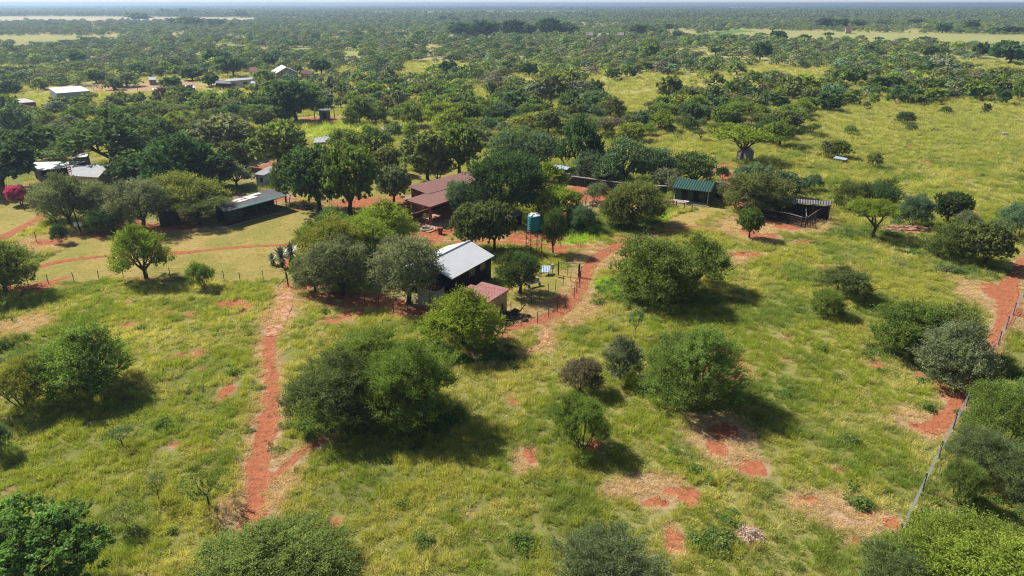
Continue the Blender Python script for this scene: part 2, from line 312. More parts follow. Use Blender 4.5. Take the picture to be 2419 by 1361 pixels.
def masks(x, y):
    """dirt, straw, lawn, lush for ground points"""
    wob = (fbm(x, y, 2.2, 5) - 0.5) * 1.6 + (fbm(x, y, 0.7, 9) - 0.5) * 0.7
    d = np.full(x.shape, 99.0); ds = np.full(x.shape, 99.0)
    for k, (P, w) in PW.items():
        q = dist_line(x, y, P, w)
        if k == 'trail': d = np.minimum(d, q + .15); continue
        ds = np.minimum(ds, q)
        if k not in ('curve', 'head', 'trail'): d = np.minimum(d, q)
    dirt = sstep(0.12, -0.35, d + wob * 0.6)
    e = ell(x, y, BARE); dirt = np.maximum(dirt, sstep(-0.05, 0.42, e + wob * 0.62 + (fbm(x, y, 0.45, 14) - .5) * .5))
    rnd = fbm(x, y, 6.0, 31, 4); dirt = np.maximum(dirt, 0.75 * sstep(0.735, 0.80, rnd))
    straw = np.maximum(sstep(0.95, -0.1, ds + wob * 0.9), sstep(-0.25, 0.35, ell(x, y, STRAWP) + wob * 0.35))
    straw = np.maximum(straw, sstep(-0.55, 0.0, e + wob * 0.3) * 0.7)
    lawn = np.zeros(x.shape, bool)
    for p in LAWNW: lawn |= inpoly(x, y, p)
    lush = np.zeros(x.shape, bool)
    for p in LUSHW: lush |= inpoly(x, y, p)
    return dirt, straw, lawn, lush

# ------------------------------------------------------------------ ground sheet
def axis(a, b, step, grow, far):
    v = list(np.arange(a, b, step)); s = step
    x = v[-1]
    while x < far:
        s *= grow; x += s; v.append(x)
    return v
ys = axis(14, 175, 0.5, 1.028, 15000)
xp = axis(0, 95, 0.5, 1.045, 13000)
xs = [-q for q in xp[:0:-1]] + xp
X, Y = np.meshgrid(np.array(xs), np.array(ys)); NX, NY = len(xs), len(ys)
xf, yf = X.ravel(), Y.ravel()
dirt, straw, lawn, lush = masks(xf, yf)
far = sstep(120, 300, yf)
n1 = fbm(xf, yf, 14, 2); n2 = fbm(xf, yf, 4.0, 3); n3 = fbm(xf, yf, 300, 12)
def lerp(a, b, t): t = np.asarray(t)[:, None]; return a * (1 - t) + b * t
C = lambda *c: np.array(c)[None, :]
gc = lerp(C(0.180, 0.190, 0.050), C(0.270, 0.250, 0.085), sstep(0.35, 0.7, n1))
gc = lerp(gc, C(0.115, 0.135, 0.035), sstep(0.5, 0.75, n2) * 0.6)
gc = lerp(gc, C(0.43, 0.285, 0.195), straw * 0.85)
gc = np.where(lawn[:, None], lerp(lerp(C(0.285, 0.245, 0.072), C(0.36, 0.27, 0.095), sstep(0.35, 0.7, n1)), C(0.22, 0.215, 0.055), sstep(0.45, 0.7, n2) * 0.7), gc)
gc = np.where(lush[:, None], C(0.32, 0.38, 0.07), gc)
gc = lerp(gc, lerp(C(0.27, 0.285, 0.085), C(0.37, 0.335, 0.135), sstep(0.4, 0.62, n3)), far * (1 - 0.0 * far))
infield = np.zeros(xf.shape, bool)
for p in FIELDW: infield |= inpoly(xf, yf, p)
gc = np.where(infield[:, None], C(0.33, 0.34, 0.13), gc)
strip = inpoly(xf, yf, wpoly([(1612, 84), (1745, 70), (1790, 74), (1650, 87)])); gc = np.where(strip[:, None], C(0.13, 0.24, 0.05), gc)
pale = inpoly(xf, yf, CLEARW[5]) | inpoly(xf, yf, CLEARW[6]) | inpoly(xf, yf, wpoly([(1650, 20), (1900, 21), (1900, 24), (1650, 23)]))
gc = np.where(pale[:, None], C(0.48, 0.42, 0.27), gc)
yard = inpoly(xf, yf, CLEARW[7]); gc = np.where(yard[:, None], C(0.42, 0.27, 0.17), gc)
dirt = np.where(lawn, np.maximum(dirt * (dirt > 0.5), 0), dirt); dirt = np.where(yf > 260, 0, dirt)
me = bpy.data.meshes.new("ground")
idx = np.arange(NX * NY).reshape(NY, NX)
faces = np.stack([idx[:-1, :-1], idx[:-1, 1:], idx[1:, 1:], idx[1:, :-1]], -1).reshape(-1, 4)
me.vertices.add(NX * NY); me.vertices.foreach_set("co", np.stack([xf, yf, np.zeros_like(xf)], -1).astype(np.float32).ravel())
me.loops.add(len(faces) * 4); me.loops.foreach_set("vertex_index", faces.astype(np.int32).ravel())
me.polygons.add(len(faces)); me.polygons.foreach_set("loop_start", np.arange(0, len(faces) * 4, 4, dtype=np.int32)); me.polygons.foreach_set("loop_total", np.full(len(faces), 4, np.int32))
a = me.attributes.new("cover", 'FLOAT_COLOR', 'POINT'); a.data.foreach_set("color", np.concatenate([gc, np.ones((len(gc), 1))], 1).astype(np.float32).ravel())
a = me.attributes.new("dirt", 'FLOAT', 'POINT'); a.data.foreach_set("value", dirt.astype(np.float32))
me.update()
DIRT_A, DIRT_B = (0.40, 0.148, 0.074, 1), (0.31, 0.100, 0.050, 1)
def dirt_nodes(n, l, vec):
    nz = n.new("ShaderNodeTexNoise"); nz.inputs["Scale"].default_value = 0.9; nz.inputs["Detail"].default_value = 9; nz.inputs["Roughness"].default_value = 0.7; l.new(vec, nz.inputs["Vector"])
    cr = n.new("ShaderNodeMix"); cr.data_type = 'RGBA'; cr.inputs[6].default_value = DIRT_A; cr.inputs[7].default_value = DIRT_B
    r = n.new("ShaderNodeMapRange"); r.inputs[1].default_value = 0.38; r.inputs[2].default_value = 0.66; l.new(nz.outputs[0], r.inputs[0]); l.new(r.outputs[0], cr.inputs[0])
    n2 = n.new("ShaderNodeTexNoise"); n2.inputs["Scale"].default_value = 7.0; n2.inputs["Detail"].default_value = 4; l.new(vec, n2.inputs["Vector"])
    r2 = n.new("ShaderNodeMapRange"); r2.inputs[1].default_value = 0.57; r2.inputs[2].default_value = 0.70; r2.inputs[4].default_value = 0.65; l.new(n2.outputs[0], r2.inputs[0])
    c2 = n.new("ShaderNodeMix"); c2.data_type = 'RGBA'; l.new(r2.outputs[0], c2.inputs[0]); l.new(cr.outputs[2], c2.inputs[6]); c2.inputs[7].default_value = (0.46, 0.27, 0.18, 1)
    n3 = n.new("ShaderNodeTexNoise"); n3.inputs["Scale"].default_value = 3.2; n3.inputs["Detail"].default_value = 6; l.new(vec, n3.inputs["Vector"])
    r3 = n.new("ShaderNodeMapRange"); r3.inputs[1].default_value = 0.52; r3.inputs[2].default_value = 0.68; r3.inputs[4].default_value = 0.8; l.new(n3.outputs[0], r3.inputs[0])
    c3 = n.new("ShaderNodeMix"); c3.data_type = 'RGBA'; l.new(r3.outputs[0], c3.inputs[0]); l.new(c2.outputs[2], c3.inputs[6]); c3.inputs[7].default_value = (0.20, 0.075, 0.045, 1)
    hh = n.new("ShaderNodeMath"); l.new(n3.outputs[0], hh.inputs[0]); l.new(n2.outputs[0], hh.inputs[1])
    return c3.outputs[2], hh.outputs[0]
def groundmat():
    m, n, l, b = newmat("ground")
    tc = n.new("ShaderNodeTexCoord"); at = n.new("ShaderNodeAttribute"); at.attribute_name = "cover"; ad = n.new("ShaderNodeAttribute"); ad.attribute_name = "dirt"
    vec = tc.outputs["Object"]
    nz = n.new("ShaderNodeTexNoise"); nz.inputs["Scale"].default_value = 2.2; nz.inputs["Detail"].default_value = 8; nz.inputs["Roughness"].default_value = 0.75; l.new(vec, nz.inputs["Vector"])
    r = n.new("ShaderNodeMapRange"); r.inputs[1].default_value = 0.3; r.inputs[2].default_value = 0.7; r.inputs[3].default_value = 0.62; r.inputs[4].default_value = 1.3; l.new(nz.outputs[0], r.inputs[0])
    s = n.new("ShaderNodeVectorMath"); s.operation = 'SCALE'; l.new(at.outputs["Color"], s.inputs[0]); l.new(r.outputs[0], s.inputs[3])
    dc, dn = dirt_nodes(n, l, vec)
    ed = n.new("ShaderNodeMath"); ed.operation = 'MULTIPLY_ADD'; l.new(nz.outputs[0], ed.inputs[0]); ed.inputs[1].default_value = 0.8; l.new(ad.outputs["Fac"], ed.inputs[2])
    e2 = n.new("ShaderNodeMapRange"); e2.interpolation_type = 'SMOOTHSTEP'; e2.inputs[1].default_value = 0.78; e2.inputs[2].default_value = 1.0; l.new(ed.outputs[0], e2.inputs[0])
    mx = n.new("ShaderNodeMix"); mx.data_type = 'RGBA'; l.new(e2.outputs[0], mx.inputs[0]); l.new(s.outputs[0], mx.inputs[6]); l.new(dc, mx.inputs[7])
    l.new(mx.outputs[2], b.inputs["Base Color"]); b.inputs["Roughness"].default_value = 0.95; b.inputs["Specular IOR Level"].default_value = 0.05
    bp = n.new("ShaderNodeBump"); bp.inputs["Distance"].default_value = 0.10; bp.inputs["Strength"].default_value = 0.7; l.new(nz.outputs[0], bp.inputs["Height"]); l.new(bp.outputs[0], b.inputs["Normal"])
    return m
def soilmat(name, straw_amt=0.0):
    m, n, l, b = newmat(name); tc = n.new("ShaderNodeTexCoord"); dc, dn = dirt_nodes(n, l, tc.outputs["Object"])
    out = dc
    if straw_amt:
        nz = n.new("ShaderNodeTexNoise"); nz.inputs["Scale"].default_value = 1.6; nz.inputs["Detail"].default_value = 8; l.new(tc.outputs["Object"], nz.inputs["Vector"])
        r = n.new("ShaderNodeMapRange"); r.inputs[1].default_value = 0.6 - straw_amt * 0.4; r.inputs[2].default_value = 0.72 - straw_amt * 0.4; l.new(nz.outputs[0], r.inputs[0])
        mx = n.new("ShaderNodeMix"); mx.data_type = 'RGBA'; l.new(r.outputs[0], mx.inputs[0]); l.new(dc, mx.inputs[6]); mx.inputs[7].default_value = (0.50, 0.31, 0.21, 1); out = mx.outputs[2]
    l.new(out, b.inputs["Base Color"]); b.inputs["Roughness"].default_value = 0.95; b.inputs["Specular IOR Level"].default_value = 0.05
    bp = n.new("ShaderNodeBump"); bp.inputs["Distance"].default_value = 0.08; l.new(dn, bp.inputs["Height"]); l.new(bp.outputs[0], b.inputs["Normal"])
    return m
me.materials.append(groundmat())
ground = bpy.data.objects.new("ground", me); COL.objects.link(ground); tag(ground, kind="structure")
SOIL = soilmat("red_soil"); SOILS = soilmat("strawy_soil", 0.42)
def strip(name, P, W, z, mat, seed):
    """path sheet with ragged edges along the ground polyline"""
    pts = []; ws = []
    for i in range(len(P) - 1):
        p0 = P[max(i - 1, 0)]; p1 = P[i]; p2 = P[i + 1]; p3 = P[min(i + 2, len(P) - 1)]
        n = max(2, int(math.dist(p1, p2) / 0.3))
        for k in range(n):
            t = k / n
            q = [0.5 * (2 * p1[j] + (p2[j] - p0[j]) * t + (2 * p0[j] - 5 * p1[j] + 4 * p2[j] - p3[j]) * t * t + (3 * p1[j] - p0[j] - 3 * p2[j] + p3[j]) * t ** 3) for j in (0, 1)]
            pts.append(q); ws.append(W[i] * (1 - t) + W[i + 1] * t)
    pts.append(P[-1]); ws.append(W[-1] * 0.4)
    A = np.array(pts); T = np.gradient(A, axis=0); T /= np.linalg.norm(T, axis=1)[:, None] + 1e-9
    Nn = np.stack([-T[:, 1], T[:, 0]], 1); s = np.concatenate([[0], np.cumsum(np.linalg.norm(np.diff(A, axis=0), axis=1))])
    mb = MB(); K = 6
    for i in range(len(A)):
        l = ws[i] * (0.43 + 0.34 * (fbm(np.array([s[i]]), np.array([3.1]), 1.3, seed, 4)[0] - 0.5)); r = ws[i] * (0.43 + 0.34 * (fbm(np.array([s[i]]), np.array([9.7]), 1.3, seed + 5, 4)[0] - 0.5))
        for k in range(K + 1):
            o = l - (l + r) * k / K; mb.v.append((A[i, 0] + Nn[i, 0] * o, A[i, 1] + Nn[i, 1] * o, z))
    for i in range(len(A) - 1):
        for k in range(K):
            a0 = i * (K + 1) + k; mb.f.append((a0 + 1, a0, a0 + K + 1, a0 + K + 2))
    o = mb.build(name, mat); return tag(o, kind="structure")
for i, (k, nm, mt) in enumerate((('foot', "footpath", SOIL), ('side', "side_path", SOIL), ('drive', "driveway", SOIL), ('yardroad', "yard_track", SOIL), ('barntrack', "barn_track", SOIL), ('left', "entrance_track", SOIL), ('right', "fence_track", SOIL), ('trail', "game_trail", SOIL), ('curve', "straw_path", SOILS), ('head', "footpath_head", SOILS))):
    strip(nm, PW[k][0], PW[k][1], 0.008 + 0.005 * i, mt, 40 + i)

# ------------------------------------------------------------------ buildings
def hexa(mb, bot, top):
    n = len(mb.v); mb.v += [tuple(p) for p in bot] + [tuple(p) for p in top]; k = len(bot)
    mb.f.append(tuple(range(n + k - 1, n - 1, -1))); mb.f.append(tuple(range(n + k, n + 2 * k)))
    for i in range(k):
        j = (i + 1) % k; mb.f.append((n + i, n + j, n + k + j, n + k + i))
    return mb
def gable(name, label, cat, O, ang, L, W, ze, zr, wm, rm, oh=0.3, name_roof="roof", ends=True):
    """local x along the ridge, y across (0..W); returns root"""
    r = empty(name, (O[0], O[1], 0), label, cat, ang)
    mb = MB(); zs = lambda y: ze + (zr - ze) * (1 - abs(y - W / 2) / (W / 2))
    w0, w1 = oh, W - oh
    n0 = len(mb.v); pro = [(w0, 0), (w1, 0), (w1, zs(w1) - 0.06), (W / 2, zr - 0.06), (w0, zs(w0) - 0.06)]
    hexa(mb, [(oh, y, z) for (y, z) in pro], [(L - oh, y, z) for (y, z) in pro]); mb.build("wall", wm, r)
    rb = MB()
    for (y0, z0, y1, z1) in ((0, ze, W / 2, zr), (W / 2, zr, W, ze)):
        rb.prism([(0, y0, z0), (L, y0, z0), (L, y1, z1), (0, y1, z1)], 0.05)
    rb.build(name_roof, rm, r)
    MB().beam((0, W / 2, zr + 0.06), (L, W / 2, zr + 0.06), 0.09, n=8).build("ridge_cap", rm, r)
    return r
def quad_shed(name, label, cat, cs, wm, rm, inset=0.25, thick=0.06, walls=True, posts=None, postm=None, eave=0):
    """mono-pitch shed from four roof corners (u, v, z)"""
    P = [G3(*c) for c in cs]; o = sum(P, Vector()) / 4; o.z = 0
    r = empty(name, o, label, cat); Q = [p - o for p in P]
    e = Q[(eave + 1) % 4] - Q[eave]; rz = math.atan2(e.y, e.x)
    MB().prism([q for q in Q], thick).build("roof", rm, r, rz=rz)
    ctr = sum(Q, Vector()) / 4
    I = [q + (Vector((ctr.x, ctr.y, q.z)) - q).normalized() * inset * 1.41 for q in Q]
    if walls: hexa(MB(), [(p.x, p.y, 0) for p in I], [(p.x, p.y, p.z - 0.005) for p in I]).build("wall", wm, r)
    if posts:
        for (i, t) in posts:
            p = I[i].lerp(I[(i + 1) % 4], t); MB().beam((p.x, p.y, 0), (p.x, p.y, p.z), 0.07).build("post", postm or M['wood'], r)
    return r, I
def panel(r, I, i, t0, t1, z0, z1, name, mat, proud=0.03, frame=None):
    """a door or window panel on wall i of a quad_shed"""
    a, b = I[i], I[(i + 1) % 4]; d = Vector((b.x - a.x, b.y - a.y, 0)); nrm = Vector((d.y, -d.x, 0)).normalized()
    c = sum(I, Vector()) / 4
    if nrm.dot(Vector((a.x - c.x, a.y - c.y, 0))) < 0: nrm = -nrm
    p = Vector((a.x, a.y, 0)) + d * t0; q = Vector((a.x, a.y, 0)) + d * t1
    mb = MB(); mb.prism([p + Vector((0, 0, z0)), q + Vector((0, 0, z0)), q + Vector((0, 0, z1)), p + Vector((0, 0, z1))], nrm * proud)
    w = mb.build(name, mat, r)
    if frame:
        fb = MB(); k = 0.045
        for (x0, y0, x1, y1) in ((0, z0, 1, z0), (0, z1, 1, z1), (0, z0, 0, z1), (1, z0, 1, z1), (.5, z0, .5, z1), (0, (z0 + z1) / 2, 1, (z0 + z1) / 2)):
            fb.beam(p.lerp(q, x0) + Vector((0, 0, y0)) + nrm * proud, p.lerp(q, x1) + Vector((0, 0, y1)) + nrm * proud, k / 2, n=4)
        f = fb.build("frame", frame, w)
    return w

# --- dark barn with white roof
A = G(1067, 661, 2.8); B = G(1168, 605, 2.8); ang = math.atan2(B[1] - A[1], B[0] - A[0]); L = math.dist(A, B)
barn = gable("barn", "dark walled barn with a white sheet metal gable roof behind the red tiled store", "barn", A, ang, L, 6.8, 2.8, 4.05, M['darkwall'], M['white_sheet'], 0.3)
for x in (4.3, 6.5):
    w = MB().box(x - .55, x + .55, 0.27, 0.30, 1.75, 2.55).build("window", M['window'], barn)
    fb = MB()
    for k in range(4): fb.box(x - .55 + k * .36, x - .51 + k * .36, 0.25, 0.268, 1.75, 2.55)
    for z in (1.76, 2.13, 2.5): fb.box(x - .56, x + .56, 0.235, 0.25, z, z + 0.04)
    fb.build("frame", M['frame'], w)
MB().beam((1.0, 0.1, 0.0), (1.0, 0.1, 2.2), 0.05).build("pipe", M['frame'], barn)
MB().box(7.3, 8.1, 0.26, 0.30, 0, 1.9).build("door", M['wood'], barn)
# --- corrugated lean-to at the barn gable
z0 = 2.0
r, I = quad_shed("lean_to_shed", "small corrugated lean-to with rusty roof against the dark barn gable", "shed", [(983, 677, 2.1), (1031, 689, 2.0), (1051, 678, 2.15), (1004, 667, 2.25)], M['galv'], M['rust'], 0.06)
panel(r, I, 0, 0.62, 0.95, 0.05, 1.7, "door", M['oldgalv'])
# --- tan store with red tiles
r, I = quad_shed("tiled_store", "tan plastered store with a pink red tiled roof in front of the dark barn", "store", [(1088, 701, 2.25), (1154, 716, 2.2), (1204, 684, 2.45), (1138, 667, 2.6)], M['tan'], M['tiles'], 0.22, 0.08)
for t in (0.2, 0.45, 0.7, 0.95):
    p = I[1].lerp(I[2], t); c = sum(I, Vector()) / 4; d = Vector((p.x - c.x, p.y - c.y, 0)).normalized(); q = p + Vector((0.25, -0.15, -0.06)); MB().beam(p + Vector((0, 0, -0.08)), q, 0.05, n=4).build("rafter_end", M['wood'], r)
panel(r, I, 1, 0.70, 0.80, 0.5, 1.2, "vent", M['brick']); panel(r, I, 0, 0.35, 0.6, 0.0, 1.9, "door", M['wood'])
r, I = quad_shed("annex", "low pink roofed annex between the tiled store and the barn wall", "annex", [(1073, 697, 1.9), (1093, 702, 1.85), (1132, 678, 1.95), (1112, 673, 2.0)], M['tan'], M['tiles'], 0.15)
# --- main house, maroon sheet roof with veranda
def house():
    o = Vector((-10, 103, 0)); r = empty("farmhouse", o, "long farmhouse under a maroon sheet roof with an open brick pillared veranda", "house")
    a = G3(963, 441, 3.7) - o; b = G3(1110, 404, 3.7) - o; e = (b - a).normalized(); n = Vector((e.y, -e.x, 0)); rz = math.atan2(e.y, e.x)
    b = a + e * 16; dn = lambda p, k, z: Vector((p.x + n.x * k, p.y + n.y * k, z))
    c, d = dn(a, 4.4, 3.2), dn(b, 4.4, 3.2)
    MB().prism([a, b, d, c], 0.06).build("roof", M['maroon'], r, rz=rz)
    w = [a + e * .4 + n * .3, b - e * .4 + n * .3, d - e * .4 - n * 1.3, c + e * .4 - n * 1.3]
    hexa(MB(), [(p.x, p.y, 0) for p in w], [(p.x, p.y, p.z - .12) for p in w]).build("wall", M['brick'], r)
    for t in (1.2, 4.6, 8.0, 11.4):
        p = c + e * t - n * 1.296; q = p + e * 1.2
        MB().prism([Vector((p.x, p.y, .9)), Vector((q.x, q.y, .9)), Vector((q.x, q.y, 2.2)), Vector((p.x, p.y, 2.2))], n * .04).build("window", M['window'], r)
    v0 = G3(956, 473, 3.2) - o; v1 = G3(1016, 490, 2.9) - o; f = (v1 - v0); f.z = 0; f.normalize(); g = Vector((-f.y, f.x, 0))
    v2, v3 = v1 + g * 12, v0 + g * 12
    MB().prism([v0, v1, v2, v3], .05).build("veranda_roof", M['maroon'], r, rz=math.atan2(g.y, g.x))
    for (p, q, m_) in ((v0, v1, -g), (v1, v2, f)):
        MB().prism([p + m_ * .03 + Vector((0, 0, -.14)), q + m_ * .03 + Vector((0, 0, -.14)), q + m_ * .003 + Vector((0, 0, -.14)), p + m_ * .003 + Vector((0, 0, -.14))], .2).build("fascia", M['brick'], r)
    for p in (v0 + f * .4 + g * .35, v1 - f * .35 + g * .35, v1 - f * .35 + g * 5.5, v1 - f * .35 + g * 11):
        MB().box(p.x - .22, p.x + .22, p.y - .22, p.y + .22, 0, 2.88).build("pillar", M['brick'], r)
    fl = [v0 - g * 1.2 - f * .2, v1 - g * 2.5 + f * 1.8, v2 + f * 1.8, v3]
    MB().prism([Vector((p.x, p.y, .03)) for p in fl], .12).build("floor", M['paving'], r)
    for (p, q) in ((v0 + f * .4 + g * .7, v0 + f * .4 + g * 5), (v0 + f * 2.2 + g * .35, v1 - f * .8 + g * .35), (v1 - f * .35 + g * .9, v1 - f * .35 + g * 4.8)):
        p = Vector((p.x, p.y, .15)); q = Vector((q.x, q.y, .15)); dd = (q - p).normalized(); m_ = Vector((-dd.y, dd.x, 0)) * .1
        MB().prism([p - m_, q - m_, q + m_, p + m_], .75).build("low_wall", M['brick'], r)
    dp = v0 - f * .35; db = MB().beam(Vector((dp.x, dp.y, 2.2)), dp + Vector((0, 0, .3)), .03)
    db.lathe([(.02, 0), (.28, .04), (.46, .14)], (dp.x, dp.y, dp.z + .3), 14, cap=False); db.build("satellite_dish", M['frame'], r)
house()
# --- green roofed bungalow
A = G(1588, 444, 2.35); B = G(1679, 455, 2.35); ang = math.atan2(B[1] - A[1], B[0] - A[0]); Lg = math.dist(A, B)
r = empty("bungalow", (A[0], A[1], 0), "small green bungalow with a green corrugated roof and a porch facing a clipped lawn", "house", ang)
hexa(MB(), [(0, 0, 2.35), (Lg, 0, 2.35), (Lg, 3.0, 3.35), (0, 3.0, 3.35)], [(0, 0, 2.41), (Lg, 0, 2.41), (Lg, 3.0, 3.41), (0, 3.0, 3.41)]).build("roof", M['green_sheet'], r)
hexa(MB(), [(0, 3.0, 3.35), (Lg, 3.0, 3.35), (Lg, 6.0, 2.4), (0, 6.0, 2.4)], [(0, 3.0, 3.41), (Lg, 3.0, 3.41), (Lg, 6.0, 2.46), (0, 6.0, 2.46)]).build("roof", M['green_sheet'], r)
MB().box(0.2, Lg - .2, 1.5, 5.8, 0, 2.38).build("wall", M['greenwall'], r)
gb = MB(); hexa(gb, [(Lg - .3, 1.5, 2.38), (Lg - .3, 5.8, 2.38), (Lg - .3, 3, 3.3)], [(Lg - .2, 1.5, 2.38), (Lg - .2, 5.8, 2.38), (Lg - .2, 3, 3.3)]); gb.build("gable", M['greenwall'], r)
MB().box(Lg - .35, Lg - .2, 0.3, 1.5, 0, 2.4).build("side_wall", M['greenwall'], r)
for x in (1.3, 3.2): MB().box(x, x + .9, 1.45, 1.498, 0.1, 2.0).build("door", M['darkwall'], r)
MB().box(4.1, 5.0, 1.45, 1.498, 0.9, 1.8).build("window", M['window'], r)
MB().box(-.2, Lg, -0.4, 1.45, 0, 0.15).build("porch_floor", M['concrete'], r)
MB().box(Lg - .42, Lg - .32, 0.05, 0.15, 0.15, 2.34).build("post", M['frame'], r)
MB().box(0.15, 0.25, 0.05, 0.15, 0.15, 2.34).build("post", M['frame'], r)
MB().box(2.2, 3.0, -.6, -.1, .5, .56).build("bench_top", M['white'], r)
# --- cattle kraal
def kraal():
    o = G3(1880, 510); r = empty("cattle_kraal", o, "open fronted cattle shed of dark poles with a weathered corrugated roof and railed pens", "cattle shed")
    R = [G3(1806, 474, 2.3), G3(1961, 486, 2.3), G3(1966, 477, 2.75), G3(1812, 465, 2.75)]
    R = [p - o for p in R]; e = R[1] - R[0]
    MB().prism(R, 0.05).build("roof", M['oldgalv'], r, rz=math.atan2(e.y, e.x))
    for k in range(5):
        t = 0.02 + k * .24
        for s in (0.06, 0.94):
            p = R[0].lerp(R[1], t).lerp(R[3].lerp(R[2], t), s); MB().beam((p.x, p.y, 0), p, 0.09).build("post", M['wood'], r)
    bw = [R[3].lerp(R[2], .01), R[3].lerp(R[2], .99)]
    MB().prism([Vector((bw[0].x, bw[0].y + .1, 0)), Vector((bw[1].x, bw[1].y + .1, 0)), Vector((bw[1].x, bw[1].y + .16, 0)), Vector((bw[0].x, bw[0].y + .16, 0))], 2.0).build("back_wall", M['wood'], r)
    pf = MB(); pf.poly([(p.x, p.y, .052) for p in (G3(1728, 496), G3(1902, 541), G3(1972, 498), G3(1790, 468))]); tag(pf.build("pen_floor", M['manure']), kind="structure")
    rails = [[(1735, 494), (1789, 514), (1835, 523), (1862, 528), (1892, 537), (1902, 538)], [(1902, 538), (1925, 522), (1950, 508), (1963, 497)], [(1789, 500), (1845, 508), (1900, 513)], [(1900, 513), (1902, 538)], [(1735, 494), (1760, 482), (1785, 478)]]
    for line in rails:
        for a, b in zip(line[:-1], line[1:]):
            p, q = G3(*a) - o, G3(*b) - o; n = max(1, int((q - p).length / 2.2))
            for k in range(n): 
                c = p.lerp(q, k / n); MB().beam(c, c + Vector((0, 0, 1.75)), 0.085).build("post", M['wood'], r)
            for z, m_, rr in ((1.5, 'greywood', .07), (1.15, 'wood', .05), (.8, 'wood', .05), (.45, 'wood', .05)):
                MB().beam(p + Vector((0, 0, z)), q + Vector((0, 0, z)), rr, n=5).build("rail", M[m_], r)
kraal()
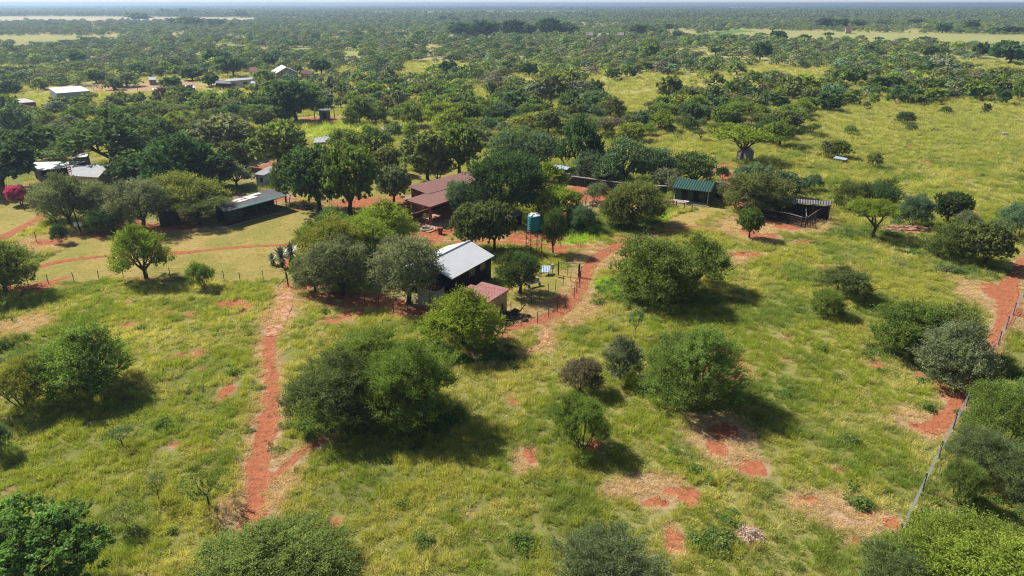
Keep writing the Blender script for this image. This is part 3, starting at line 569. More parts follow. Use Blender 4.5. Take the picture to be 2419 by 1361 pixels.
# --- other sheds and houses: (name, label, category, roof corners, wall, roof, options)
SH = [
 ("hut", "little grey hut with a pointed sheet roof beside the flat topped tree", "hut", None),
 ("shelter", "low shelter with a pale blue sheet roof on legs in the open meadow", "shelter", [(1968, 374, .9), (1998, 379, .85), (2003, 375, .9), (1976, 369, .95)], 'wood', 'blue_sheet', False),
 ("white_shack", "peeling whitewashed shack with a pale sheet roof behind the shade net aviary", "shack", [(600, 412, 2.1), (622, 415, 2.0), (660, 398, 2.2), (638, 392, 2.5)], 'whitewash', 'galv', True),
 ("carport", "white roofed open carport beside the stone gable building", "carport", [(92, 404, 2.6), (158, 396, 2.6), (208, 381, 2.9), (72, 384, 2.9)], 'darkwall', 'white_sheet', True),
 ("stone_building", "stone building with a grey sheet roof and stepped parapet among garden trees", "building", [(166, 416, 2.8), (232, 420, 2.8), (262, 388, 3.2), (158, 392, 3.2)], 'stone', 'galv', True),
 ("outbuilding", "outbuilding with a bright white roof glimpsed behind the carport", "outbuilding", [(168, 374, 2.4), (205, 371, 2.4), (212, 362, 2.7), (178, 364, 2.7)], 'grey_wall', 'white_sheet', True),
 ("green_shed", "dark green shed seen through the spreading acacia limbs", "shed", [(252, 352, 2.4), (300, 350, 2.4), (300, 335, 2.6), (254, 336, 2.6)], 'greenwall', 'netgreen', True),
 ("garden_shed", "dark green netted garden shed under the garden trees by the lawn", "shed", [(368, 502, 2.2), (420, 498, 2.2), (422, 486, 2.4), (372, 490, 2.4)], 'netgreen', 'oldgalv', True),
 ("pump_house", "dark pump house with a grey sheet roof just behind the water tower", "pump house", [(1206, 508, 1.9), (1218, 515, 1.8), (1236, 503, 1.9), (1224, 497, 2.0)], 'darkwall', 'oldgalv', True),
 ("blue_roof_shed", "shed with pale blue roof sheets under the tall dark tree", "shed", [(1302, 397, 2.3), (1340, 402, 2.2), (1346, 395, 2.4), (1310, 389, 2.5)], 'darkwall', 'blue_sheet', True),
 ("flat_roof_shed", "flat grey roofed shed behind the bright green thorn tree by the tank", "shed", [(1335, 497, 1.9), (1362, 494, 1.9), (1388, 487, 2.1), (1350, 484, 2.1)], 'darkwall', 'oldgalv', True),
 ("kennel_shelter", "pale green roofed kennel shelter in the red soil yard", "shelter", [(1446, 451, 1.6), (1475, 455, 1.6), (1486, 440, 2.0), (1462, 436, 2.0)], 'greenwall', 'green_sheet', False),
 ("storage_box", "tall dark green storage box behind the bungalow", "storage box", [(1690, 440, 2.1), (1712, 441, 2.1), (1714, 432, 2.15), (1694, 431, 2.15)], 'netgreen', 'netgreen', True),
 ("feed_bin", "small green topped feed bin between the bungalow and the cattle shed", "bin", [(1727, 457, 1.2), (1742, 458, 1.2), (1743, 450, 1.35), (1729, 450, 1.35)], 'netgreen', 'green_sheet', True),
 ("open_store", "open store with a brown sheet roof near the three tall poles", "store", [(751, 262, 2.4), (781, 261, 2.4), (779, 257, 2.6), (753, 258, 2.6)], 'grey_wall', 'oldgalv', True),
 ("low_roof", "low pale grey sheet roof at the edge of the bright green lawn", "shed", [(920, 316, .9), (945, 311, .9), (948, 294, 1.5), (898, 302, 1.5)], 'grey_wall', 'galv', True),
 ("tin_cover", "low grey tin cover half hidden behind the jacaranda crown", "shed", [(740, 338, .7), (776, 336, .7), (786, 320, 1.1), (745, 326, 1.1)], 'grey_wall', 'galv', True),
 ("brick_cottage", "low brick cottage with a pale sheet roof left of the big white shed", "cottage", [(-20, 249, 2.4), (86, 241, 2.4), (60, 233, 2.8), (-20, 238, 2.8)], 'brick', 'galv', True),
 ("long_store", "long flat roofed store in front of the grey gabled farmhouse", "store", [(530, 193, 2.6), (603, 187, 2.6), (598, 183, 2.9), (535, 187, 2.9)], 'cream', 'galv', True),
 ("open_carport", "dark open carport with a grey roof joined to the long store", "carport", [(508, 197, 2.3), (546, 198, 2.3), (542, 190, 2.5), (510, 190, 2.5)], 'darkwall', 'oldgalv', True),
 ("tent_cover", "small pale blue tent cover beside the long store", "tent", [(590, 200, 2.0), (608, 199, 2.0), (606, 192, 2.4), (593, 192, 2.4)], 'white', 'blue_sheet', True),
 ("yard_building", "white roofed yard building half hidden by a round tree", "building", [(358, 216, 2.2), (384, 213, 2.2), (382, 207, 2.4), (360, 209, 2.4)], 'grey_wall', 'white_sheet', True),
 ("yard_building", "white roofed block to the right of the round yard tree", "building", [(424, 211, 2.4), (462, 207, 2.4), (455, 201, 2.6), (428, 203, 2.6)], 'grey_wall', 'white_sheet', True),
 ("water_cistern", "pale blue cistern at the back of the bare yard", "cistern", [(351, 189, 2.0), (368, 189, 2.0), (368, 182, 2.1), (351, 182, 2.1)], 'blue_grey', 'galv', True),
 ("side_wing", "red roofed wing to the right of the grey gabled farmhouse", "house", [(709, 173, 3.0), (735, 176, 2.6), (742, 168, 2.8), (712, 166, 3.6)], 'cream', 'rust', True),
 ("red_roof_wing", "red roofed wing half hidden left of the grey gabled farmhouse", "house", [(588, 170, 3.0), (606, 170, 3.0), (604, 159, 4.2), (590, 159, 4.2)], 'cream', 'rust', True),
 ("distant_house", "distant low white house left among the grove trees", "house", [(1384, 83, 4), (1402, 83, 4), (1402, 77, 5), (1384, 77, 5)], 'cream', 'oldgalv', True),
 ("distant_house", "distant long low house beyond the dark grove", "house", [(1414, 84, 4), (1438, 84, 4), (1438, 79, 5), (1414, 79, 5)], 'cream', 'galv', True),
 ("distant_house", "distant pale house between two dark round trees", "house", [(1458, 83, 4), (1474, 83, 4), (1474, 77, 5), (1458, 77, 5)], 'cream', 'oldgalv', True),
 ("distant_house", "distant red roofed house in the grove at the field edge", "house", [(1998, 70, 4), (2012, 70, 4), (2012, 62, 7), (1998, 62, 7)], 'cream', 'rust', True),
]
for row in SH:
    if row[3] is None: continue
    nm, lb, ct, cs, wm, rm, wl_ = row
    r, I = quad_shed(nm, lb, ct, cs, M[wm], M[rm], 0.2, 0.06, wl_, None if wl_ else [(0, 0), (1, 0), (2, 0), (3, 0)])
    if nm == "white_shack":
        panel(r, I, 0, .5, .8, .7, 1.5, "window", M['window'], frame=M['frame']); panel(r, I, 1, .35, .5, .9, 1.4, "window", M['window'])
    elif nm in ("stone_building", "brick_cottage", "long_store", "yard_building", "distant_house", "side_wing"):
        for t in (.2, .6): panel(r, I, 0, t, t + .14, .9, 1.9, "window", M['window'])
    elif nm in ("garden_shed", "green_shed", "open_store"):
        panel(r, I, 0, .3, .62, 0, 1.9, "door", M['wood'])
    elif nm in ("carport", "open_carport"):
        panel(r, I, 0, .03, .97, 0, 2.1, "opening_shade_panel", M['darkwall'])  # solid dark panel, painting the shade inside the open front
    if nm == "stone_building":   # stepped parapet with round window
        c0, c1 = I[3], I[0]; pb = MB()
        for k in range(6):
            p = c0.lerp(c1, k / 6); q = c0.lerp(c1, (k + 1) / 6); d = (q - p).normalized(); m_ = Vector((d.y, -d.x, 0)) * .18
            pb.prism([Vector((p.x, p.y, 0)) - m_, Vector((q.x, q.y, 0)) - m_, Vector((q.x, q.y, 0)) + m_, Vector((p.x, p.y, 0)) + m_], 3.7 - .18 * k)
        pb.build("parapet", M['stone'], r)
A = G(1752, 378); 
hut = gable("hut", SH[0][1], SH[0][2], G(1762, 381), math.radians(35), 2.6, 2.6, 1.5, 2.3, M['grey_wall'], M['oldgalv'], .12)
MB().box(.10, .119, .8, 1.5, 0, 1.3).build("door", M['galv'], hut)
# --- big white roofed shed and grey gabled farmhouse in the distance
r, I = quad_shed("machinery_shed", "big shed with a bright white roof and pale green walls in the far bush", "shed", [(133, 221, 3.9), (213, 215, 3.9), (190, 203, 4.6), (114, 208, 4.6)], M['pale_sheet'], M['white_sheet'], .1)
panel(r, I, 3, .03, .97, 0, 3.9, "end_wall", M['blue_grey'])
O = G(655, 194); gab = empty("gabled_house", (O[0], O[1], 0), "grey farmhouse with a tall gable end and white roof among dark trees far left", "house", math.radians(115))
Wd, Lh = 8.5, 13
hexa(MB(), [(0, 0, 0), (0, -Wd, 0), (0, -Wd, 3.4), (0, -Wd / 2, 5.6), (0, 0, 3.4)], [(Lh, 0, 0), (Lh, -Wd, 0), (Lh, -Wd, 3.4), (Lh, -Wd / 2, 5.6), (Lh, 0, 3.4)]).build("wall", M['grey_wall'], gab)
MB().prism([(-.3, .4, 3.3), (Lh, .4, 3.3), (Lh, -Wd / 2, 5.68), (-.3, -Wd / 2, 5.68)], .08).build("roof", M['white_sheet'], gab)
MB().prism([(-.3, -Wd / 2, 5.68), (Lh, -Wd / 2, 5.68), (Lh, -Wd - .4, 3.3), (-.3, -Wd - .4, 3.3)], .08).build("roof", M['white_sheet'], gab)
MB().box(-.05, -.004, -5.0, -4.2, 1.6, 2.6).build("window", M['window'], gab)
# --- shade net aviary by the lawn
def aviary():
    o = G3(610, 490); r = empty("aviary", o, "long shade net aviary with a teal edged roof along the lawn", "aviary")
    R = [G3(530, 502, 2.2) - o, G3(679, 463, 2.2) - o, G3(640, 446, 2.5) - o, G3(505, 484, 2.5) - o]; e = R[1] - R[0]
    MB().prism(R, .04).build("roof", M['shadenet'], r, rz=math.atan2(e.y, e.x))
    ed = Vector((e.x, e.y, 0)).normalized(); nd = Vector((-ed.y, ed.x, 0))
    p, q = R[0] + ed * 2.2, R[1]
    MB().prism([p - nd * .04 + Vector((0, 0, -.05)), q - nd * .04 + Vector((0, 0, -.05)), q + nd * .5 + Vector((0, 0, .11)), p + nd * .5 + Vector((0, 0, .11))], .02).build("fascia", M['teal_edge'], r)
    for k, (t, s) in enumerate(((.18, .72), (.3, .76), (.33, .55), (.48, .76), (.5, .58), (.62, .80))):
        c = R[0].lerp(R[1], t).lerp(R[3].lerp(R[2], t), s) + Vector((0, 0, .06))
        MB().prism([c, c + ed * 1.6, c + ed * 1.5 + nd * .7 + Vector((0, 0, .03)), c - ed * .1 + nd * .7 + Vector((0, 0, .03))], .03).build("skylight_sheet", M['white'], r)
    for k in range(7):
        c = R[0].lerp(R[1], .03 + k * .157) + nd * .2; MB().beam((c.x, c.y, 0), (c.x, c.y, 2.18), .06).build("post", M['wood'], r)
        if k < 6:
            d = R[0].lerp(R[1], .03 + (k + 1) * .157) + nd * .2; MB().beam((c.x, c.y, 1.1), (d.x, d.y, .25), .05).build("brace", M['redsteel'], r)
    b0, b1 = R[3] - nd * .3, R[2] - nd * .3
    MB().prism([(b0.x, b0.y, 0), (b1.x, b1.y, 0), (b1.x - nd.x * .1, b1.y - nd.y * .1, 0), (b0.x - nd.x * .1, b0.y - nd.y * .1, 0)], 2.35).build("back_wall", M['netgreen'], r)
    c0 = R[0] + nd * .25; MB().prism([(c0.x, c0.y, 0), (c0.x + ed.x * 3.2, c0.y + ed.y * 3.2, 0), (c0.x + ed.x * 3.2 + nd.x * .06, c0.y + ed.y * 3.2 + nd.y * .06, 0), (c0.x + nd.x * .06, c0.y + nd.y * .06, 0)], 2.1).build("net_wall", M['netgreen'], r)
    s0, s1 = R[0] - nd * .35, R[1] - nd * .35
    MB().prism([(s0.x, s0.y, 0), (s1.x, s1.y, 0), (s1.x + nd.x * .35, s1.y + nd.y * .35, 0), (s0.x + nd.x * .35, s0.y + nd.y * .35, 0)], .12).build("kerb", M['concrete'], r)
aviary()
# --- kennel wall in the red yard
def kennel():
    P = [G3(1341, 436), G3(1440, 450), G3(1512, 458), G3(1575, 462)]; o = P[0]; r = empty("kennel_wall", o, "long dark kennel wall with a pale coping along the red soil yard", "wall")
    for i, (a, b) in enumerate(zip(P[:-1], P[1:])):
        a = a - o; b = b - o; d = (b - a).normalized(); m_ = Vector((-d.y, d.x, 0)) * .12
        MB().prism([a - m_, b - m_, b + m_, a + m_], 1.55).build("wall", M['netgreen'], r)
        MB().prism([a - m_ * 2 + Vector((0, 0, 1.553)), b - m_ * 2 + Vector((0, 0, 1.553)), b + m_ * 2 + Vector((0, 0, 1.553)), a + m_ * 2 + Vector((0, 0, 1.553))], .09).build("coping", M['grey_wall'], r)
        n = int((b - a).length / 1.3)
        for k in range(n):
            c = a.lerp(b, (k + .5) / n) - m_ * 1.3; MB().beam(c, c + Vector((0, 0, 1.5)), .03, n=4).build("post", M['greywood'], r)
    MB().box(-.5, .35, -.3, .1, 0, 2.0).build("end_pillar", M['grey_wall'], r)
kennel()

# ------------------------------------------------------------------ water tower, tank, poles
def tower(u, vb, vbot, vtop, wpx, label, legs=4, name="water_tower"):
    x, y = G(u, vb); zb, zt = ZAT(u, vb, vbot), ZAT(u, vb, vtop); R = wpx * DEP(x, y, zb) / FPX / 2
    r = empty(name, (x, y, 0), label, "water tower")
    s = R * .92
    cs = [(-s, -s), (s, -s), (s, s), (-s, s)]
    rot = math.radians(22); cs = [(a * math.cos(rot) - b * math.sin(rot), a * math.sin(rot) + b * math.cos(rot)) for a, b in cs]
    zp = zb - .12
    for (a, b) in cs: MB().beam((a, b, 0), (a, b, zp), .055, n=6).build("leg", M['redsteel'], r)
    for i in range(4):
        a, b = cs[i], cs[(i + 1) % 4]
        for k in range(3):
            z0, z1 = zp * k / 3, zp * (k + 1) / 3; MB().beam((*a, z0 + .1), (*b, z1), .022, n=4).build("brace", M['redsteel'], r)
            MB().beam((*a, z1 - .03), (*b, z1 - .03), .022, n=4).build("brace", M['redsteel'], r)
    MB().box(-R * 1.12, R * 1.12, -R * 1.12, R * 1.12, zp, zp + .1).build("platform", M['redsteel'], r)
    H = zt - zb; prof = [(R * .97, 0)]
    for k in range(7):
        z = H * (.04 + .125 * k); prof += [(R, z), (R, z + H * .085), (R * .965, z + H * .1), (R * .965, z + H * .115)]
    prof += [(R, H * .93), (R * .9, H * 1.0)]
    t = MB().lathe(prof, (0, 0, zb), 32).build("tank", M['teal'], r, smooth=False)
    lid = MB().lathe([(R * .9, 0), (R * .55, .10), (R * .3, .12), (R * .28, .22), (0.02, .24)], (0, 0, zt), 20)
    for k in range(6):
        a = k * math.pi / 3; lid.beam((math.cos(a) * R * .25, math.sin(a) * R * .25, zt + .15), (math.cos(a) * R * .93, math.sin(a) * R * .93, zt + .05), .09, n=5)
    lid.build("lid", M['droppings'], r)
tower(1261, 600, 543, 508, 31, "teal plastic water tank on a red steel tower beside the dirt track")
def tank(u, vb, vt, wpx, label):
    x, y = G(u, vb); H = ZAT(u, vb, vt); R = wpx * DEP(x, y, 1) / FPX / 2; r = empty("water_tank", (x, y, 0), label, "water tank")
    MB().lathe([(R * 1.05, 0), (R * 1.05, H * .45)], (0, 0, 0), 20).build("stand", M['netgreen'], r)
    prof = [(R, H * .45)] + [(R * (1 if k % 2 else .96), H * (.5 + .05 * k)) for k in range(10)] + [(R * .85, H)]
    MB().lathe(prof, (0, 0, .003), 24).build("tank", M['teal'], r)
tank(580, 395, 341, 16, "teal water tank on a dark stand between the garden trees")
def pole(u, vb, vt, r0, label, name="utility_pole", cat="pole", mat='wood', arm=None, boxes=False, lean=(0, 0), group=None):
    x, y = G(u, vb); H = ZAT(u, vb, vt); r = empty(name, (x, y, 0), label, cat, group=group)
    MB().beam((0, 0, 0), (lean[0], lean[1], H), r0, r0 * .75, n=8).build("shaft", M[mat], r)
    if arm: MB().beam((-arm, 0, H - .25), (arm, 0, H - .25), .05).build("crossarm", M[mat], r)
    if boxes:
        for s in (-.32, .42): MB().box(s - .22, s + .22, -.35, -.1, 1.15, 1.75).build("meter_box", M['white'], r)
        MB().box(-.5, .6, -.1, -.06, 1.3, 1.4).build("bracket", M['darksteel'], r)
    return r
pole(192, 552, 452, .11, "leaning utility pole with two white meter boxes at the lawn edge", boxes=True, lean=(-.7, .3))
pole(136, 535, 463, .10, "bare utility pole beside the dark euphorbia bush", lean=(-.35, 0), arm=None)
for u, vb, vt, lb in ((744, 282, 243, "first tall dark pole left of the open store"), (779, 281, 240, "tallest dark pole rising behind the open store"), (791, 283, 257, "short dark pole right of the open store")):
    pole(u, vb, vt, .12, lb, name="timber_pole", group="tall poles by the open store")
r = pole(1774, 300, 279, .09, "braced strainer post standing in the thorn scrub", name="strainer_post", cat="post")
MB().beam((-1.9, -.3, 0), (0, 0, 1.9), .06).build("strut", M['wood'], r)
for i, (u, vb, vt) in enumerate(((1445, 285, 270), (1452, 284, 268), (1467, 283, 266), (1473, 282, 265))):
    pole(u, vb, vt, .06, ["thin post at the left end of the scrub enclosure", "thin post second in the scrub enclosure row", "thin post third in the scrub enclosure row", "thin post at the right end of the scrub enclosure"][i], name="enclosure_post", cat="post", mat='greywood', group="posts of the scrub enclosure")
for u, vb, vt in ((802, 127, 108), (808, 127, 109)):
    pole(u, vb, vt, .18, "far pale pole of a pair standing in the bushveld clearing", name="power_pole", cat="pole", mat='greywood', group="pair of far power poles", arm=1.0)
for u, vb, vt, lb in ((1672, 80, 66, "far power pole at the left of the pale green field"), (1773, 78, 66, "far power pole right of the green crop strip")):
    pole(u, vb, vt, .25, lb, name="power_pole", cat="pole", mat='greywood', arm=1.6)

# ------------------------------------------------------------------ fences and gates
def fence(name, label, pts, step, h, strands, pm, wm, pr=.045, wr=.008, cat="fence", droppers=0, sag=0):
    W = [G3(u, v) for u, v in pts]; o = W[0].copy(); r = empty(name, o, label, cat)
    wb = MB(); db = MB()
    for a, b in zip(W[:-1], W[1:]):
        a = a - o; b = b - o; n = max(1, round((b - a).length / step))
        for k in range(n):
            c = a.lerp(b, k / n); MB().beam(c, c + Vector((0, 0, h + .08)), pr, n=6).build("post", M[pm], r)
            if droppers:
                e = a.lerp(b, (k + 1) / n)
                for j in range(1, droppers + 1):
                    g = c.lerp(e, j / (droppers + 1)); db.beam(g + Vector((0, 0, .05)), g + Vector((0, 0, h - .05)), pr * .35, n=4)
        for s in range(strands):
            z = h * (s + .8) / (strands + .0); wb.beam(a + Vector((0, 0, z)), b + Vector((0, 0, z)), wr, n=4)
    c = W[-1] - o; MB().beam(c, c + Vector((0, 0, h + .08)), pr, n=6).build("post", M[pm], r)
    wb.build("wire", M[wm], r)
    if droppers: db.build("dropper", M[pm], r)
    return r
fence("boundary_fence", "grey multi strand wire fence running past the bottom right bushes along the red track", [(2098, 1322), (2120, 1283), (2178, 1160), (2250, 1015), (2310, 908), (2357, 815), (2392, 745), (2440, 665)], 5.5, 1.35, 6, 'darksteel', 'wire', .065, .014)
fence("lawn_fence", "low wire fence with thin dark posts along the front of the lawn", [(-60, 686), (20, 681), (115, 671), (235, 662), (350, 656), (455, 654), (568, 667), (676, 657)], 2.6, 1.15, 5, 'darksteel', 'darkwire', .04, .006)
fence("garden_fence", "wire fence around the shaded trees in front of the dark barn", [(716, 684), (790, 700), (862, 716), (930, 738), (1000, 757), (1100, 772), (1195, 778)], 2.4, 1.3, 5, 'darksteel', 'darkwire', .04, .006)
fence("pen_fence", "wire pen fence around the bare red patch right of the tiled store", [(1195, 778), (1270, 766), (1296, 750), (1336, 725), (1356, 706), (1368, 680), (1372, 655)], 2.0, 1.3, 5, 'darksteel', 'darkwire', .04, .006)
fence("inner_fence", "inner wire fence across the small lawn beside the barn", [(1207, 742), (1255, 720), (1295, 698), (1330, 678), (1366, 655)], 2.0, 1.35, 5, 'darksteel', 'darkwire', .035, .006)
fence("entrance_fence", "wire fence on thin posts beside the entrance track", [(88, 574), (40, 600), (-20, 632)], 3.0, 1.5, 4, 'darksteel', 'darkwire', .04, .006)
fence("orchard_fence", "fence with wooden posts and a top rail in front of the jacaranda trunks", [(686, 489), (720, 495), (760, 500), (800, 508), (850, 520)], 2.4, 1.5, 4, 'wood', 'darkwire', .06, .01)
fence("yard_fence", "dark post fence around the red soil yard by the silver shrub", [(1340, 470), (1368, 478), (1400, 492), (1430, 497), (1450, 488)], 2.2, 1.3, 4, 'wood', 'darkwire', .07, .01)
fence("vine_fence", "short wooden post fence covered in creeper in front of the bungalow lawn", [(1597, 492), (1634, 500)], 1.2, 1.1, 5, 'wood', 'greywood', .07, .02)
fence("slat_fence", "short fence of upright stakes right of the cattle shed", [(1968, 494), (1992, 492)], .45, 1.4, 3, 'wood', 'darkwire', .05, .01)
fence("veranda_fence", "tall wire fence in front of the farmhouse veranda", [(1003, 535), (1030, 550), (1062, 540)], 1.6, 1.5, 5, 'darksteel', 'darkwire', .04, .007)
def gate(name, label, p, q, h, mat, beam=False):
    P, Q = G3(*p), G3(*q); r = empty(name, P, label, "gate"); d = Q - P
    MB().beam((0, 0, 0), (0, 0, h), .08).build("post", M[mat], r); MB().beam(d, d + Vector((0, 0, h)), .08).build("post", M[mat], r)
    if beam: MB().beam((0, 0, h - .05), d + Vector((0, 0, h - .05)), .07).build("crossbeam", M['frame'], r)
    return r, d
r, d = gate("garden_gate", "open field gate with dark posts and diagonal braces at the head of the red footpath", (681, 677), (699, 681), 1.65, 'darksteel')
MB().beam((-1.2, -.3, 0), (0, 0, 1.3), .035).build("brace", M['darksteel'], r)
g = MB(); c = d + Vector((1.5, -.4, 0))
for a, b in ((d + Vector((0, 0, 1.2)), c + Vector((0, 0, .85))), (d + Vector((0, 0, 1.2)), c + Vector((-.15, 0, .1))), (c + Vector((0, 0, .85)), c + Vector((-.15, 0, .1))), (d + Vector((0, 0, .12)), c + Vector((-.15, 0, .1)))): g.beam(a, b, .03)
g.build("gate_leaf", M['darksteel'], r)
r, d = gate("gate_frame", "tall goal shaped gate frame with a pale crossbeam over the barn track", (1319, 650), (1368, 655), 1.75, 'darksteel', True)
for t in (.45,): MB().beam(d * t, d * t + Vector((0, 0, 1.6)), .03).build("upright", M['darksteel'], r)
# trellis arch by the bougainvillea
P, Q = G3(58, 497), G3(93, 492); r = empty("trellis", P, "dark lattice trellis on two posts beside the pink bougainvillea", "trellis"); d = Q - P
for t in (0, 1): MB().beam(d * t, d * t + Vector((0, 0, 1.9)), .07).build("post", M['wood'], r)
lb = MB()
for k in range(7): lb.beam(d * (k / 6) + Vector((0, 0, .9)), d * (k / 6) + Vector((0, 0, 1.8)), .03, n=4)
for k in range(5): lb.beam(Vector((0, 0, .95 + .2 * k)), d + Vector((0, 0, .95 + .2 * k)), .03, n=4)
lb.build("lattice", M['wood'], r)
# small things
def thing_at(name, label, cat, u, v, group=None, rz=0.0): return empty(name, G3(u, v), label, cat, rz, group)
def ring(u, v, R, h, label, mat='rubber', name="tyre_planter", inner='rubble'):
    r = thing_at(name, label, "planter", u, v)
    MB().lathe([(R * .95, 0), (R, h * .3), (R, h * .7), (R * .93, h), (R * .7, h), (R * .66, h * .6)], (0, 0, 0), 22).build("rim", M[mat], r)
    MB().lathe([(.01, h * .62), (R * .67, h * .6)], (0, 0, 0), 16, cap=False).build("soil", M[inner], r)
ring(725, 493, 1.0, .35, "dark tyre ring planter at the corner of the lawn")
ring(1007, 543, .95, .3, "round stone edged bird bath planter in front of the veranda", 'concrete')
ring(1397, 487, .75, .5, "pale round cement trough behind the dark yard posts", 'concrete', "trough", 'paving')
ring(1424, 490, .7, .45, "second cement trough half hidden by the thorn tree", 'concrete', "trough", 'paving')
r = thing_at("flower_pot", "tall clay pot with a clipped shrub near the veranda fence", "pot", 1040, 553)
MB().lathe([(.28, 0), (.36, .5), (.4, .95), (.34, .95)], (0, 0, 0), 16).build("pot", M['brick'], r)
r = thing_at("picnic_table", "brown wooden picnic table beside the bungalow lawn", "table", 1580, 486)
MB().box(-.9, .9, -.4, .4, .7, .76).build("top", M['rust'], r)
for s in (-.7, .7): MB().box(-.9, .9, s - .13, s + .13, .42, .46).build("bench", M['rust'], r)
for x in (-.7, .7): MB().beam((x, -.55, 0), (x, .3, .7), .04).beam((x, .55, 0), (x, -.3, .7), .04).build("leg", M['wood'], r)
r = thing_at("notice_board", "small white box on a post beside the barn gate frame", "box", 1305, 652)
MB().beam((0, 0, 0), (0, 0, .9), .05).build("post", M['frame'], r); MB().box(-.18, .18, -.12, .12, .9, 1.5).build("box", M['cream'], r)
r = thing_at("panel_table", "tilted pale panel on low legs beside the garden tree", "panel", 1287, 648)
MB().prism([(-.5, -.6, .45), (.5, -.6, .45), (.7, .6, .85), (-.3, .6, .85)], .05).build("panel", M['blue_sheet'], r)
for x, y, z in ((-.4, -.5, .45), (.4, -.5, .45), (.55, .5, .8), (-.2, .5, .8)): MB().beam((x, y, 0), (x, y, z), .03, n=4).build("leg", M['darksteel'], r)
r = thing_at("bench", "weathered garden bench under the tree beside the barn", "bench", 1262, 677, rz=.5)
MB().box(-.8, .8, -.2, .2, .42, .47).build("seat", M['cream'], r); MB().box(-.8, .8, .2, .25, .5, .9).build("backrest", M['cream'], r)
for x in (-.7, .7): MB().box(x - .05, x + .05, -.18, .18, 0, .42).build("leg", M['darksteel'], r)
r = thing_at("rubble_heap", "dark heap of rubble beside the tan store corner", "heap", 1218, 750)
def heap(seed, R, H, mat, name, parent, n=26):
    rr = random.Random(seed); mb = MB()
    for k in range(n):
        a = rr.uniform(0, 6.3); q = R * rr.random() ** .6; z = H * (1 - (q / R) ** 1.3) * rr.uniform(.3, 1); s = rr.uniform(.12, .3) * R
        x, y = q * math.cos(a), q * math.sin(a); t = [(rr.uniform(-s, s), rr.uniform(-s, s)) for _ in range(2)]
        mb.lathe([(s * .8, 0), (s, s * .35), (s * .45, s * .8)], (x, y, max(0, z - s * .4)), 6)
    return mb.build(name, M[mat], parent)
heap(3, 1.3, .9, 'rubble', "pile", r)
MB().beam((-.3, -.9, .1), (1.0, .5, 1.25), .06).build("plank", M['rubble'], r)
r = thing_at("sand_heap", "orange sand heap behind the flat bright green thorn tree", "heap", 2135, 540)
h = heap(5, 1.5, .7, 'paving', "pile", r, 40); h.scale = (2.2, .7, .8)
r = thing_at("log", "short dark log lying on the bare soil below the cattle shed", "log", 1922, 575, rz=.3)
MB().beam((-.6, 0, .12), (.6, 0, .14), .12, .10, n=8).build("trunk", M['wood'], r)
def twigheap(u, v, R, H, label, n=260):
    r = thing_at("twig_heap", label, "heap", u, v); rr = random.Random(int(u)); mb = MB()
    for k in range(n):
        a = rr.uniform(0, 6.3); q = R * rr.random() ** .6; z = H * max(0.05, 1 - (q / R) ** 2) * rr.random(); x, y = q * math.cos(a), q * math.sin(a)
        d = Vector((rr.gauss(0, 1), rr.gauss(0, 1), rr.gauss(0, .35))).normalized() * rr.uniform(.25, .6)
        mb.beam(Vector((x, y, z + .03)) - d * .5, Vector((x, y, z + .03)) + d * .5, rr.uniform(.01, .022), n=3)
    mb.build("twigs", M['straw'], r)
twigheap(1772, 1268, .85, .5, "pale heap of cut dry branches in the near grass")
r = thing_at("sleeping_cow", "tiny tan animal lying in the open meadow", "cow", 2050, 263)
def animal(r, s=1.0, mat='hide'):
    me = bpy.data.meshes.new("body"); V = [(0, 0, 1.0), (.45, 0, 1.02), (.75, 0, 1.15), (.95, 0, 1.3), (1.2, 0, 1.22), (-.5, 0, 1.02), (-.75, 0, 1.05), (-.85, 0, .6),
        (.42, .2, .7), (.44, .2, .35), (.44, .2, 0), (.42, -.2, .7), (.44, -.2, .35), (.44, -.2, 0), (-.5, .2, .7), (-.6, .2, .38), (-.56, .2, 0), (-.5, -.2, .7), (-.6, -.2, .38), (-.56, -.2, 0)]
    E_ = [(0, 1), (1, 2), (2, 3), (3, 4), (0, 5), (5, 6), (6, 7), (1, 8), (8, 9), (9, 10), (1, 11), (11, 12), (12, 13), (5, 14), (14, 15), (15, 16), (5, 17), (17, 18), (18, 19)]
    R_ = [.34, .33, .2, .17, .08, .32, .16, .03, .13, .07, .06, .13, .07, .06, .14, .08, .06, .14, .08, .06]
    me.from_pydata([(a * s, b * s, c * s) for a, b, c in V], E_, []); o = bpy.data.objects.new("body", me); COL.objects.link(o); o.parent = r
    sk = o.modifiers.new("skin", 'SKIN'); 
    lay = me.skin_vertices[0] if me.skin_vertices else None
    if lay is None:
        bpy.context.view_layer.objects.active = o; bpy.ops.mesh.customdata_skin_add(); lay = me.skin_vertices[0]
    for i, q in enumerate(R_): lay.data[i].radius = (q * s, q * s)
    lay.data[0].use_root = True
    o.modifiers.new("sub", 'SUBSURF').levels = 1; o.modifiers["sub"].render_levels = 1
    me.materials.append(M[mat])
    for sgn in (-1, 1): MB().beam((1.0 * s, .1 * sgn * s, 1.42 * s), (.95 * s, .35 * sgn * s, 1.62 * s), .03 * s, .01 * s, n=5).build("horn", M['frame'], r)
animal(r, .95); r["label"] = "tan cow standing in the meadow near the scrub edge"; r.name = "cow"
r = thing_at("cow", "pale cow grazing alone on the far right meadow", "cow", 2371, 325, rz=2.7); animal(r, .95, 'cream')

